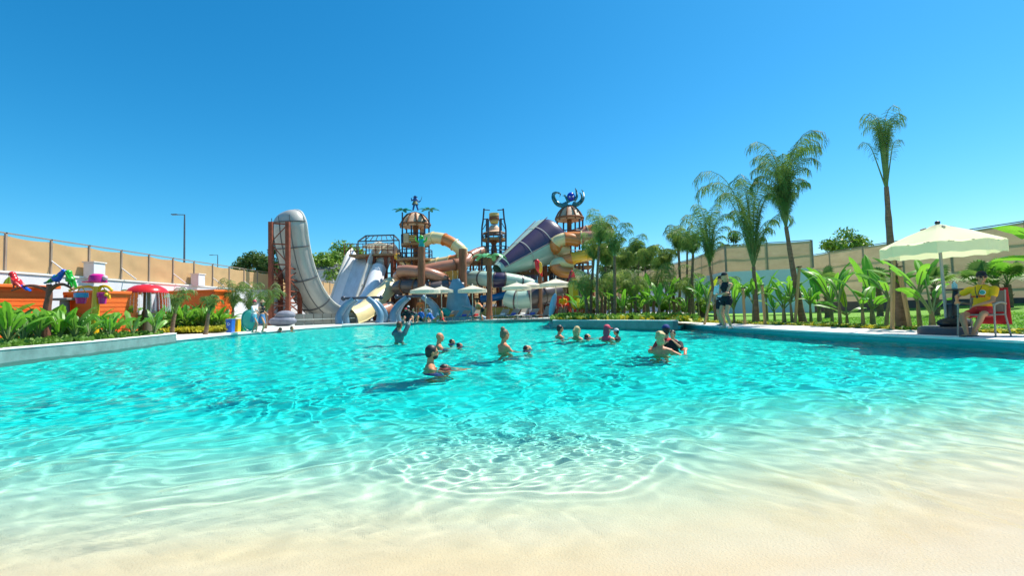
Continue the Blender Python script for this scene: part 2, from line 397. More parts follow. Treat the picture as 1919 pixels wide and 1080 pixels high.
# ochre streaks only where the sand colour is
fad=N('ShaderNodeMapRange'); fad.inputs['From Min'].default_value=-.30; fad.inputs['From Max'].default_value=-.06; L(sp_.outputs['Z'],fad.inputs['Value'])
mm=N('ShaderNodeMath'); mm.operation='MULTIPLY'; L(r2.outputs[0],mm.inputs[0]); L(fad.outputs[0],mm.inputs[1])
mx=N('ShaderNodeMix'); mx.data_type='RGBA'; L(mm.outputs[0],mx.inputs[0]); L(cr.outputs[0],mx.inputs[6]); mx.inputs[7].default_value=(.80,.52,.22,1); L(mx.outputs[2],pb.inputs['Base Color'])
n3=N('ShaderNodeTexNoise'); n3.inputs['Scale'].default_value=110; n3.inputs['Detail'].default_value=3; L(ge.outputs['Position'],n3.inputs['Vector'])
bp=N('ShaderNodeBump'); bp.inputs['Strength'].default_value=.9; bp.inputs['Distance'].default_value=.006; L(n3.outputs['Fac'],bp.inputs['Height']); L(bp.outputs[0],pb.inputs['Normal'])
mb=MB(); vs=[];fs=[]; yf=[-3+.25*i for i in range(17)]+[1.2+.12*i for i in range(60)]
while yf[-1]<39: yf.append(yf[-1]+.7)
for y in yf:
    for i in range(61):
        x=-16+30*i/60; vs.append((x,y,floor_z(x,y)))
for j in range(len(yf)-1):
    for i in range(60): a=j*61+i; fs.append((a,a+1,a+62,a+61))
mb.add(vs,fs); fl=mb.build('pool_floor',fm,smooth='all'); struct(fl); fl.cycles.is_caustics_receiver=True
# ================================================================= plants (shared builders)
mPalmLeaf=leafM('palm_leaf',(.06,.17,.035),(.24,.35,.07),.4,.6,2.5)
mPalmLeafY=leafM('palm_leaf_dry',(.10,.12,.02),(.22,.22,.05),.3,.6)
mPalmLeafB=leafM('palm_leaf_bright',(.09,.20,.04),(.34,.42,.09),.45,.6,2.5)
mBanana=leafM('banana_leaf',(.08,.33,.02),(.27,.55,.05),.45,.4,.8)
mBananaY=leafM('banana_leaf_yellow',(.30,.42,.02),(.42,.50,.03),.45,.4)
mStrel=leafM('strelitzia_leaf',(.06,.25,.03),(.24,.48,.06),.4,.4,1.5)
mTreeLeaf=leafM('tree_leaf',(.025,.08,.012),(.12,.21,.03),.3,.55,.6)
mTreeLeaf2=leafM('tree_leaf_bright',(.07,.20,.015),(.27,.42,.04),.3,.5,.6)
mYel=leafM('yellow_ground_leaf',(.25,.30,.02),(.70,.60,.04),.3,.6,3)
mGrn=leafM('green_ground_leaf',(.06,.20,.02),(.22,.38,.05),.3,.6,3)
mTrunk=M('palm_trunk',(.20,.125,.07),.9,var=.4,vs=5,bump=.9,bs=18,stretch=(1,1,4))
mStem=M('banana_stem',(.13,.15,.05),.7,var=.4,vs=4,bump=.3,bs=20,c2=(.30,.22,.09))
mPetiole=M('petiole',(.13,.20,.05),.6,var=.3,vs=3)
mBark=M('bark',(.13,.09,.06),.95,var=.3,vs=5,bump=.8,bs=20)
mStake=M('stake_wood',(.50,.30,.12),.8,var=.2,vs=6,bump=.3,bs=30,stretch=(1,1,.2))
def frond(leaf,stem,base,az,el,L,droop,nl=34,ll=.34,start=.25,rr=None,hang=.55,wid=.013,sidebend=0,seg=2,pw=3.6):
    """arching rachis with drooping leaflets"""
    rr=rr or rnd; p=Vector(base); e=el; pts=[p.copy()]; a=az; n=14; dirs=[]
    for i in range(n):
        t=i/n; e-= droop*(pw+1)*t**pw/n*1.15; a+=sidebend/n
        d=Vector((math.cos(a)*math.cos(e),math.sin(a)*math.cos(e),math.sin(e))); p=p+d*L/n; pts.append(p.copy()); dirs.append(d)
    stem.tube(pts,[.022*(1-.8*i/n)*min(1,L/1.5+.3) for i in range(n+1)],5,cap=False)
    for k in range(nl):
        t=start+(1-start)*(k+rr.random()*.6)/nl; f=min(t*n,n-1e-3); i=int(f); q=pts[i].lerp(pts[i+1],f-i); d=dirs[i]
        side=d.cross(Vector((0,0,1)));
        if side.length<.1: side=Vector((math.sin(a),-math.cos(a),0))
        side.normalize(); up=side.cross(d)
        l=ll*(.45+.75*math.sin(math.pi*min(1,(t-start)/(1-start)*.85+.12)))*(.8+.4*rr.random())
        for sg in (-1,1):
            o=(side*sg*(.8+.3*rr.random())+d*.55+up*rr.uniform(-.1,.5)).normalized()
            v=[q]; c=q.copy(); dd=o
            for s_ in range(seg):
                dd=(dd+Vector((0,0,-hang*(s_+.6)))).normalized(); c=c+dd*l/seg; v.append(c.copy())
            wv=dd.cross(o);
            if wv.length<.05: wv=d
            wv=(d*.8+up*.4).normalized()*wid
            vs=[];fs=[]
            for j,x in enumerate(v):
                ww=wv*(1 if j<len(v)-1 else .15)*(1.0 if j else .6); vs+= [x-ww,x+ww]
            for j in range(len(v)-1): fs.append((2*j,2*j+1,2*j+3,2*j+2))
            leaf.add(vs,fs)
def palm_trunk(mb,pts,r0,r1,n=12):
    P=crom(pts,6); m=len(P); rs=[]
    for i in range(m):
        t=i/(m-1); rs.append((r0*(1-t)+r1*t)*(1+.06*math.sin(i*2.3)+.05*(i%2))*(1.25 if i==0 else 1))
    mb.tube(P,rs,n)
def queen_palm(label,base,top,H_fr,nf,spec,r0=.13,r1=.07,group='feather palms beside the pool',dead=0,seed=1,mid=None,name='palm_tree',stake=False,th=.2,frn=34,ll=.34,hang=.55,wid=.013,pw=3.6,st0=(.28,.42),lm=None):
    """spec: list of (azimuth, elevation, length, droop) or None -> random"""
    rr=random.Random(seed); b=Vector(base); t_=Vector(top); o=thing(name,label,'palm tree',b,group=group)
    m=mid or (b.lerp(t_,.5)+Vector((rr.uniform(-.08,.08),rr.uniform(-.05,.05),0)))
    tr=MB(); palm_trunk(tr,[b-Vector((0,0,.1)),m,t_],r0,r1)
    # leaf-base stubs
    for i in range(14):
        t=.35+.62*i/14; p=b.lerp(m,t*2) if t<.5 else m.lerp(t_,t*2-1); a=rr.uniform(0,6.28); d=Vector((math.cos(a),math.sin(a),1.6)).normalized(); rad=r0+(r1-r0)*t
        tr.tube([p+Vector((d.x,d.y,0))*rad*.7,p+d*rad*1.9],[rad*.3,rad*.12],5)
    tr.build('trunk',mTrunk,o)
    lf=MB(); st=MB()
    if not spec:
        spec=[(rr.uniform(0,6.28),R(rr.uniform(66,89)),H_fr*(.42+.7*rr.random()),R(rr.uniform(120,200))) for _ in range(nf)]
    H_ref=max(q[2] for q in spec)
    for az,el,L_,dr in spec: frond(lf,st,t_+Vector((math.cos(az),math.sin(az),0))*r1*.4,az,el,L_,dr,frn,ll*min(1,.35+.65*L_/H_ref),rr.uniform(*st0),rr,hang=hang,wid=wid,pw=pw)
    st.build('frond_stems',mPetiole,o); lf.build('crown',lm or mPalmLeaf,o)
    if dead:
        lf=MB(); st=MB()
        for _ in range(dead): frond(lf,st,t_-Vector((0,0,.15)),rr.uniform(0,6.28),R(20),H_fr*.5,R(120),16,ll*.7,.2,rr,hang=1)
        st.build('dry_stems',mPetiole,o); lf.build('dry_fronds',mPalmLeafY,o)
    return o
def blade(mb,base,az,el,L,W,droop,fold=.35,tears=0,rr=None,n=12,pet=.25,stem=None,twist=0,roll=0):
    rr=rr or rnd; p=Vector(base); e=el; pts=[p.copy()]; dirs=[]
    for i in range(n):
        t=i/n; e-=droop*(.2+1.6*t)/n; d=Vector((math.cos(az)*math.cos(e),math.sin(az)*math.cos(e),math.sin(e))); p=p+d*L/n; pts.append(p.copy()); dirs.append(d)
    dirs.append(dirs[-1])
    if stem is not None: stem.tube(pts[:n-1],[.028*L*(1-.85*i/n) for i in range(n-1)],5,cap=False)
    vs=[]; fs=[]
    i0=max(1,int(pet*n))
    prev=None
    for i in range(i0,n+1):
        t=(i-i0)/(n-i0); wv=W/2*max(.02,math.sin(math.pi*min(1,(t*.9+.1)))**.55)*(1 if t<.97 else .3)
        d=dirs[i]; side=Vector((math.sin(az),-math.cos(az),0)); up=side.cross(d); 
        if roll: side=side*math.cos(roll)+up*math.sin(roll); up=side.cross(d)
        w1=1-(rr.random()*tears); w2=1-(rr.random()*tears)
        f=fold+.12*math.sin(i*1.7)
        a=pts[i]+side*wv*w1*math.cos(f)-up*wv*w1*math.sin(f)*(.4 if fold>0 else 1)+d*wv*.12
        b=pts[i]-side*wv*w2*math.cos(f)-up*wv*w2*math.sin(f)*(.4 if fold>0 else 1)+d*wv*.12
        am=pts[i]+side*wv*.5*w1+up*wv*.10; bm_=pts[i]-side*wv*.5*w2+up*wv*.10
        vs+=[a,am,pts[i]-up*.01,bm_,b]
    m=n-i0
    for j in range(m):
        for k in range(4):
            if tears and rr.random()<tears*.35 and k in(0,3): continue
            q=j*5+k; fs.append((q,q+1,q+6,q+5))
    mb.add(vs,fs)
def banana(label,base,leaves,stemH=.8,r=.07,group='banana plants in the beds',yellow=(),name='banana_plant',cat='banana plant',mat=None,seed=3,lean=(0,0),place=None,rz=0):
    rr=random.Random(seed); b=Vector(base); o=thing(name,label,cat,b,group=group)
    tp=b+Vector((lean[0],lean[1],stemH)); mb=MB()
    mb.tube([b-Vector((0,0,.06)),b.lerp(tp,.5),tp],[r*1.15,r*.9,r*.5],9); mb.build('stem',mStem,o)
    for i,(az,el,L_,W_,dr,pt) in enumerate(leaves):
        lf=MB(); st=MB(); blade(lf,tp-Vector((0,0,.1)),R(az),R(el),L_,W_,R(dr),tears=.28,rr=rr,pet=pt,roll=R(rr.uniform(-35,35)))
        lf.build('leaf',(mBananaY if i in yellow else (mat or mBanana)),o)
        p0=tp-Vector((0,0,.1)); 
    st=MB(); 
    for (az,el,L_,W_,dr,pt) in leaves:
        p=tp-Vector((0,0,.1)); e=R(el); pts=[p.copy()]
        for k in range(8):
            t=k/12; e-=R(dr)*(.2+1.6*t)/12; p=p+Vector((math.cos(R(az))*math.cos(e),math.sin(R(az))*math.cos(e),math.sin(e)))*L_/12; pts.append(p.copy())
        st.tube(pts,[.026*(1-.08*k)*(.6+L_*.4) for k in range(9)],5,cap=False)
    st.build('leaf_stalks',mPetiole,o)
    return o
def banana_spec(rr,n,L,W):
    return [(i*137+rr.uniform(-20,20),rr.uniform(55,84),L*rr.uniform(.7,1.1),W*rr.uniform(.8,1.1),rr.uniform(30,110),rr.uniform(.2,.35)) for i in range(n)]
def fan_palm(label,base,H,nf,Lf,group,seed=1,name='fan_palm',r=.12,mat=None):
    rr=random.Random(seed); b=Vector(base); o=thing(name,label,'palm tree',b,group=group)
    tr=MB(); palm_trunk(tr,[b-Vector((0,0,.1)),b+Vector((.02,0,H*.5)),b+Vector((0,0,H))],r,r*.8)
    for i in range(int(26*H)+8):
        z=H*rr.random(); a=rr.uniform(0,6.28); d=Vector((math.cos(a),math.sin(a),.9)).normalized(); p=b+Vector((0,0,z))+Vector((d.x,d.y,0))*r*.8
        tr.tube([p,p+d*r*1.0],[r*.22,r*.06],4)
    tr.build('trunk',mTrunk,o)
    lf=MB(); st=MB(); top=b+Vector((0,0,H))
    for k in range(nf):
        az=k*2.4+rr.uniform(-.3,.3); el=R(rr.uniform(15,85)); L_=Lf*rr.uniform(.45,.7)
        d=Vector((math.cos(az)*math.cos(el),math.sin(az)*math.cos(el),math.sin(el))); c=top+d*L_
        st.tube([top,c],[.02,.012],5,cap=False)
        side=Vector((-math.sin(az),math.cos(az),0)); up=d.cross(side)
        m=17
        for j in range(m):
            a=R(-110+220*j/(m-1)); q=(d*math.cos(a)+side*math.sin(a)); l=Lf*.55*(.75+.25*math.cos(a))
            e=c+q*l*.6+up*.02; f=c+q*l-Vector((0,0,l*.22)); wv=(side*math.cos(a)-d*math.sin(a))*.028*Lf*1.4
            lf.add([c-wv*.2,c+wv*.2,e+wv,e-wv,f],[(0,1,2,3),(3,2,4)])
    st.build('frond_stems',mPetiole,o); lf.build('crown',mat or mPalmLeaf,o)
    return o
def leaf_cloud(mb,c,rad,n,size,rr,hollow=.5):
    c=Vector(c)
    for _ in range(n):
        v=Vector((rr.gauss(0,1),rr.gauss(0,1),rr.gauss(0,1))).normalized(); k=(hollow+(1-hollow)*rr.random()); p=c+Vector((v.x*rad[0],v.y*rad[1],v.z*rad[2]))*k
        nn=(v+Vector((rr.gauss(0,.7),rr.gauss(0,.7),rr.gauss(0,.7)+.3))).normalized(); x,y=rot_to(nn); s=size*rr.uniform(.6,1.3)
        a=rr.uniform(0,3.14); u=x*math.cos(a)+y*math.sin(a); w_=-x*math.sin(a)+y*math.cos(a)
        mb.add([p-u*s,p+w_*s*.45,p+u*s,p-w_*s*.45],[(0,1,2,3)])
def broad_tree(label,base,H,cr,seed,group=None,leaf=None,nblob=14,nl=260,size=.16,name='tree'):
    rr=random.Random(seed); b=Vector(base); o=thing(name,label,'tree',b,group=group)
    tr=MB(); top=b+Vector((0,0,H*.55)); tr.tube([b,b.lerp(top,.5)+Vector((.2,0,0)),top],[.30,.22,.14],9)
    lf=MB()
    for i in range(nblob):
        a=i*2.4+rr.random(); rad=cr*math.sqrt((i+.5)/nblob)*.8; z=H*(.95-.42*(rad/cr)**1.5)+rr.uniform(-.12,.06)*H
        p=b+Vector((math.cos(a)*rad,math.sin(a)*rad*.9,z-cr*.25))
        s=b+Vector((0,0,H*rr.uniform(.3,.55))); tr.tube([s,s.lerp(p,.5)+Vector((0,0,.2)),p],[.11,.07,.03],6)
        br=cr*rr.uniform(.24,.42); leaf_cloud(lf,p,(br,br,br*.75),nl,size,rr,.35)
    tr.build('trunk',mBark,o); lf.build('crown',leaf or mTreeLeaf,o,smooth=False)
    return o
def tuft_field(name,label,pts,mat,size,hgt,rr,cat,kind='stuff',nb=9):
    mb=MB()
    for p in pts:
        s=size*rr.uniform(.6,1.3)
        for k in range(nb):
            a=rr.uniform(0,6.28); e=R(rr.uniform(20,85)); d=Vector((math.cos(a)*math.cos(e),math.sin(a)*math.cos(e),math.sin(e)*hgt)); side=Vector((-math.sin(a),math.cos(a),0))*s*.22
            b=Vector(p)+Vector((rr.gauss(0,.4),rr.gauss(0,.4),0))*s; m=b+d*s*.6; t=b+d*s-Vector((0,0,s*.15))
            mb.add([b-side*.3,b+side*.3,m+side,m-side,t],[(0,1,2,3),(3,2,4)])
    o=mb.build(name,mat,smooth=False); return tag(o,label,cat,kind=kind)
# ================================================================= left side
mFabric=M('fence_fabric',(.66,.42,.20),.9,var=.07,vs=1.2,bump=.4,bs=2.5,trans=.35,stretch=(.3,1,.8))
mPostG=M('galvanised_post',(.30,.23,.17),.6,var=.15)
mRail=M('fence_rail',(.28,.22,.17),.7)
mWhite=M('white_render',(.66,.66,.68),.8,var=.08,vs=1.0,bump=.15,bs=12)
FX=-20.45
wl=thing('boundary_wall','long whitewashed wall under the tan fabric fence on the left','wall',(FX,30,.1))
MB().box((FX,33,1.5),(.35,46,2.8)).build('wall',mWhite,wl,smooth=False)
MB().box((FX,33,2.93),(.45,46,.07)).build('wall_cap',mCop,wl,smooth=False)
fc=thing('fabric_fence','tan shade-cloth fence on posts along the top of the left white wall','fence',(FX,30,2.9))
py_=[18.3-1.82*3+1.82*i for i in range(24)]
def cloth(mb,a,b,z0,z1,seed,sag=.05,nu=12,nv=7,side=(1,0,0),thk=.0):
    a=Vector(a);b=Vector(b); vs=[];fs=[]
    for j in range(nv+1):
        for i in range(nu+1):
            u=i/nu; v=j/nv; p=a.lerp(b,u); z=z0+(z1-z0)*v-(sag*math.sin(math.pi*u) if j==nv else sag*.3*math.sin(math.pi*u)*v)
            k=math.sin(math.pi*u)*math.sin(math.pi*min(1,v*1.1))
            w_=.035*k*noise.noise(Vector((u*2.5+seed*7,v*6+u*3,seed)))+.02*k*math.sin(v*9+u*4+seed)*.6
            vs.append((p.x+side[0]*w_*1.6,p.y+side[1]*w_*1.6,z))
    for j in range(nv):
        for i in range(nu):
            q=j*(nu+1)+i; fs.append((q,q+1,q+nu+2,q+nu+1))
    mb.add(vs,fs)
mb=MB()
for i,y in enumerate(py_):
    MB().box((FX,y,3.74),(.07,.07,1.62)).build('post',mPostG,fc,smooth=False)
    if i%2==0: MB().bar((FX-.0,y,3.6),(FX+.75,y+.05,2.98),.04).build('brace',mWhite,fc,smooth=False)
    if i<len(py_)-1:
        mb=MB(); cloth(mb,(FX-.02,y+.05,0),(FX-.02,py_[i+1]-.05,0),3.0,4.42,i,.06); mb.build('fabric_panel',mFabric,fc,smooth='all')
MB().box((FX,py_[0]+(py_[-1]-py_[0])/2,4.53),(.07,py_[-1]-py_[0],.05)).build('top_rail',mRail,fc,smooth=False)
for px,Y,lb in ((176,21.8,'white box unit on top of the left wall, nearest the parrots'),(372,29,'white box unit on top of the left wall above the orange hut')):
    p=col(px,Y,2.9); o=thing('wall_box',lb,'utility box',(FX+.35,Y,2.9),group='white boxes on the left wall')
    MB().box((FX+.4,Y,3.27),(.5,.62,.75),bev=.02).build('body',mWhite,o,smooth=False); MB().box((FX+.4,Y,3.67),(.58,.7,.05)).build('lid',mCop,o,smooth=False)
# far side of the yard: a fence behind the slides
ff=thing('fabric_fence','tan shade-cloth fence far behind the slides','fence',(-2,56,.1))
for i in range(20):
    x=FX+i*2.4; mb=MB(); cloth(mb,(x+.05,56,0),(x+2.35,56,0),1.6,4.3,i+40,.05,side=(0,1,0)); mb.build('fabric_panel',mFabric,ff,smooth='all')
    MB().box((x,56,2.2),(.1,.1,4.3)).build('post',mPostG,ff,smooth=False)
MB().box((FX+24,56.1,.85),(48,.25,1.5)).build('wall',mWhite,ff,smooth=False)
# street lamps
mLamp=M('lamp_metal',(.13,.15,.17),.5,metal=.6)
def street_lamp(px,ytop,Y,lb,arm):
    t=at(px,ytop,Y); o=thing('street_lamp',lb,'street lamp',(t.x,Y,.1),group='street lamps behind the fence')
    MB().tube([(t.x,Y,.1),(t.x,Y,t.z-1),(t.x,Y,t.z)],[.11,.07,.055],8).build('pole',mLamp,o)
    MB().tube([(t.x,Y,t.z-.03),(t.x-arm*.6,Y,t.z)],.04,6).build('arm',mLamp,o)
    MB().box((t.x-arm*.85,Y,t.z+.02),(arm*.5,.28,.09),bev=.03).build('lamp_head',mLamp,o)
street_lamp(346,402,44,'tall street lamp with its arm pointing left, above the tan fence',1.15)
street_lamp(408,478,80,'small distant street lamp right of the tall one',1.3)
# ---- orange huts
mOr=M('orange_timber',(.92,.16,.012),.6,var=.08,vs=1.5,bump=.35,bs=12,stretch=(1,1,5))
mOr2=M('orange_timber_edge',(.62,.09,.012),.6,var=.15)
def hut(label,c,w_,d,h,rz,over=.18,lid=True):
    c=Vector(c); o=thing('orange_hut',label,'playground hut',c,rz=rz,group='orange slatted play huts'); m=WM[o].to_3x3()
    T=lambda x,y,z:c+m@Vector((x,y,z))
    mb=MB(); n=int(h/.16)
    for i in range(n): mb.box(T(0,0,(i+.5)*h/n),(w_,d,h/n-.025),m)
    mb.box(T(0,0,h/2),(w_-.05,d-.05,h-.02),m)
    mb.build('slatted_wall',mOr,o,smooth=False)
    for sx in (-1,1):
        MB().box(T(sx*(w_/2-.03),-d/2-.02,h/2),(.12,.06,h),m).build('corner_post',mOr2,o,smooth=False)
    if lid:
        MB().box(T(0,0,h+.05),(w_+over*2,d+over*2,.12),m,bev=.02).build('roof',mOr,o,smooth=False)
p=col(22,16.5,.2); hut('leftmost orange slatted hut with an overhanging roof behind the red parrot',(p.x-.3,16.6,.2),1.7,1.6,1.93,R(-12))
p=col(192,17.5,.2); hut('orange slatted hut behind the yellow bucket tree, standing lowest and darkest',(p.x-.1,17.6,.2),1.6,1.5,1.68,R(-18),.06)
p=col(368,26.6,.2); hut('long low orange slatted hut right of the red mushroom',(p.x,26.6,.2),3.4,1.5,2.15,R(-6),.12)
# ---- parrot branch
mBranch=M('branch_brown',(.20,.07,.035),.6,var=.3,vs=8,bump=.5,bs=25)
Yb=14.2
def P(px,py,Y=Yb): return at(px,py,Y)
o=thing('perch_tree','brown branching perch post with two arms for the parrots','play sculpture',col(88,Yb,.2))
b=col(86,Yb,.2)
MB().tube(crom([b,P(88,580),P(92,555),P(92,533)],5),[.12-.0035*i for i in range(16)],9).build('post',mBranch,o)
MB().tube(crom([P(92,545),P(80,540),P(62,536),P(45,537),P(22,545)],5),[.07-.0022*i for i in range(21)],7).build('branch',mBranch,o)
MB().tube(crom([P(92,545),P(104,536),P(116,533),P(128,537),P(139,545)],5),[.07-.0022*i for i in range(21)],7).build('branch',mBranch,o)
def parrot(label,c,head,tail,cols,tilt,s=1):
    """c = breast centre; head/tail offsets (m)"""
    c=Vector(c); o=thing('parrot_figure',label,'parrot figure',c-Vector((0,0,.2*s)),group='parrot figures on the perch')
    h=c+Vector(head)*s; t=c+Vector(tail)*s; ax=(h-t).normalized()
    mb=MB(); mb.tube(crom([c+(t-c)*.45,c+(t-c)*.2,c,c+(h-c)*.55,h],4),[.03,.05,.075,.10,.118,.125,.125,.12,.11,.10,.09,.085,.085,.083,.08,.07,.05][:17],10); mb.sphere(h,(.085*s,.09*s,.085*s),12,8); mb.build('body',cols[0],o)
    fw=Vector((1,0,0)) if head[0]>0 else Vector((-1,0,0))
    MB().tube([h+fw*.05*s+Vector((0,-.01,.01)),h+fw*.11*s+Vector((0,0,-.01)),h+fw*.115*s-Vector((0,0,.06*s))],[.035*s,.026*s,.006*s],7).build('beak',cols[3],o)
    for sg in (-1,1):
        wg=MB(); q=c+Vector((0,sg*.10*s,.02)); wg.sphere(q.lerp(t,.25),(.05*s,.035*s,.24*s),10,8,Matrix([rot_to(ax)[0],rot_to(ax)[1],ax]).transposed()); wg.build('wing',cols[1],o)
        MB().sphere(h+fw*.03*s+Vector((0,sg*.078*s,.015)),.017*s,8,6).build('eye',M('eye_dark',(.01,.01,.01),.2),o)
        MB().tube([c+Vector((sg*.0,sg*.05,-.08*s)),c+Vector((0,sg*.05,-.22*s))],.018*s,5).build('foot',cols[3],o)
    tl=MB(); d=(t-c)
    for k in range(3): tl.bar(c+d*.3+Vector((0,(k-1)*.03,0)),t+Vector((0,(k-1)*.06,0))+d*.1*(k%2),.06*s,.02*s)
    tl.build('tail',cols[2],o)
mRed=M('gloss_red',(.62,.02,.02),.25,var=.08); mBlue=M('gloss_blue',(.01,.09,.55),.25,var=.1); mGreen=M('gloss_green',(.02,.38,.03),.25,var=.15); mBlk=M('black_plastic',(.015,.015,.018),.4)
mYelP=M('gloss_yellow',(.85,.48,.01),.25,var=.06); mTeal=M('gloss_teal',(.01,.30,.28),.3); mLBlue=M('gloss_sky_blue',(.02,.30,.60),.25)
parrot('red parrot figure with blue tail on the left branch',P(29,527),(-.10,0,.22),(.38,.05,-.30),(mRed,mRed,mBlue,mBlk),0)
parrot('blue parrot figure with green and yellow wings, beside the post',P(108,521),(.20,0,.20),(-.40,.02,-.16),(mBlue,mGreen,mLBlue,mBlk),0,.95)
parrot('plump green parrot figure on the right branch',P(131,522),(-.02,-.02,.17),(.06,.1,-.26),(mGreen,mGreen,mGreen,mBlk),0,1.05)
# ---- bucket tree
mPink=M('gloss_magenta',(.60,.01,.22),.25,var=.08)
Yk=15.5
def Q(px,py,Y=Yk): return at(px,py,Y)
o=thing('bucket_tree','yellow water-play post carrying hanging buckets and a magenta hat','play sculpture',col(176,Yk,.2))
MB().tube([col(176,Yk,.2),Q(179,570),Q(181,537)],[.13,.11,.10],10).build('post',mYelP,o)
for pts in ([(181,545),(170,538),(155,538),(140,541),(130,545)],[(181,545),(190,537),(202,538),(210,545)],[(181,552),(195,545),(203,552),(205,560)]):
    MB().tube(crom([Q(*q) for q in pts],5),.045,7).build('arm',mYelP,o)
def bucket(px,py,w_,h,c1,c2,nm='bucket'):
    c=Q(px,py); r=w_/2
    k=MB().lathe([(r*.72,-h/2),(r,h/2),(r*.93,h/2),(r*.66,-h/2+.03),(0,-h/2+.03)],c,18).build(nm,c1,o)
    MB().lathe([(r*1.0,h/2-.14),(r*1.1,h/2-.12),(r*1.1,h/2+.02),(r*.96,h/2+.03)],c,18).build('rim',c2,k)
    MB().tube(crom([c+Vector((-r,0,h/2)),c+Vector((0,0,h/2+.22)),c+Vector((r,0,h/2))],6),.015,5).build('handle',mYelP,k)
bucket(152,560,.35,.34,mPink,mLBlue); bucket(192,560,.27,.36,mPink,mPink)
c=Q(183,524)
k=MB().lathe([(0,.20),(.12,.19),(.22,.13),(.25,.02),(.25,-.06),(.0,-.08)],c,18).build('hat',mPink,o)
MB().lathe([(.2,-.05),(.34,-.07),(.34,-.10),(.2,-.10)],c+Vector((-.1,0,0)),18).build('brim',mPink,k)
MB().sphere(c+Vector((.24,0,.05)),.09,10,8).build('bow',M('pale_pink',(.75,.45,.5),.3),k)
for dx in (-.5,.42): MB().sphere(Q(181,556)+Vector((dx,-.1,.05)),.06,8,6).build('knob',mYelP,o)
# ---- red mushroom
Ym=18.5
cm=at(276,548,Ym); o=thing('mushroom_fountain','red mushroom fountain with white spots and a curtain of water','play sculpture',col(276,Ym,.2))
MB().tube([col(276,Ym,.2),cm],[.16,.13],12).build('stem',M('stem_olive',(.12,.11,.06),.6),o)
cap=MB().lathe([(0,.33),(.2,.32),(.42,.26),(.60,.15),(.70,.02),(.71,-.04),(.62,-.03),(.0,.0)],cm,30).build('cap',mRed,o)
for a,t in ((-.4,.3),(-1.2,.55),(-1.9,.25),(-2.5,.6),(-.9,.12),(-1.6,.72),(.6,.4),(1.8,.5),(3.0,.4)):
    r_=.70*t**.6; z=.33-.33*(r_/.71)**2.2; n_=Vector((math.cos(a)*r_,math.sin(a)*r_,.5)).normalized(); x,y=rot_to(n_)
    MB().sphere(cm+Vector((math.cos(a)*r_,math.sin(a)*r_,z+.0)),(.085,.06,.012),10,6,Matrix([x,y,n_]).transposed()).build('spot',M('spot_white',(.8,.78,.74),.4),cap)
mWaterF=bpy.data.materials.new('falling_water'); mWaterF.use_nodes=True; t=mWaterF.node_tree; b_=t.nodes['Principled BSDF']; b_.inputs['Base Color'].default_value=(.85,.9,.95,1); b_.inputs['Roughness'].default_value=.2; b_.inputs['Alpha'].default_value=.16
mb=MB()
for k in range(34):
    a=k*6.283/34; x=math.cos(a)*.70; y=math.sin(a)*.70; mb.tube([cm+Vector((x,y,-.03)),cm+Vector((x*1.06,y*1.06,-.35)),cm+Vector((x*1.09,y*1.09,-.82+.05*(k%3)))],[.012,.018,.022],5,cap=False)
wf=mb.build('water_curtain',mWaterF,o); wf['kind']='stuff'
# stone pedestal + small plaque
c=col(120,16.8,.2); o=thing('stone_pedestal','grey stone pedestal with a flat top behind the green plants','pedestal',c,group=None)
MB().tube([c,c+Vector((0,0,1.46))],[.17,.14],10).build('column',M('stone_grey',(.25,.24,.22),.9,bump=.5,bs=20),o)
MB().box(c+Vector((0,0,1.50)),(.62,.5,.09),bev=.02).build('top_slab',M('stone_grey',(.25,.24,.22)),o)
# ---- bins
def bin_(px,Y,m,label,rec=False):
    b=onz(px,Y,.13); o=thing('waste_bin',label,'waste bin',b,group='colour-coded bins by the pool')
    mb=MB(); w_=.14;h=.60
    mb.add([b+Vector((x*w_*k,y*w_*k,z)) for z,k in ((0,.85),(h,1)) for x,y in ((-1,-1),(1,-1),(1,1),(-1,1))],[(3,2,1,0),(4,5,6,7),(0,1,5,4),(1,2,6,5),(2,3,7,6),(3,0,4,7)])
    mb.build('body',m,o,smooth=False); MB().box(b+Vector((0,0,h+.03)),(.31,.31,.05),bev=.02).build('lid',m,o,smooth=False)
    if rec:
        mb=MB()
        for k in range(3):
            a0=k*2.094+.3; pts=[b+Vector((math.cos(a0+t*.4)*.05,-.148,.42+math.sin(a0+t*.4)*.05)) for t in range(5)]; mb.tube(pts,.009,5); e=pts[-1]; a=a0+1.6
            mb.tube([e,e+Vector((-math.sin(a),0,math.cos(a)))*.045],[.03,.001],5)
        mb.build('recycling_mark',M('mark_white',(.8,.8,.8)),o)
bin_(432,624,M('bin_blue',(.01,.12,.50),.4),'blue bin with a white recycling mark, first in the row of bins',True)
bin_(443.5,623,M('bin_yellow',(.78,.42,.01),.4),'yellow bin between the blue and the green one')
bin_(454.5,622,M('bin_green',(.01,.25,.06),.4),'green bin, last in the row beside the two women')
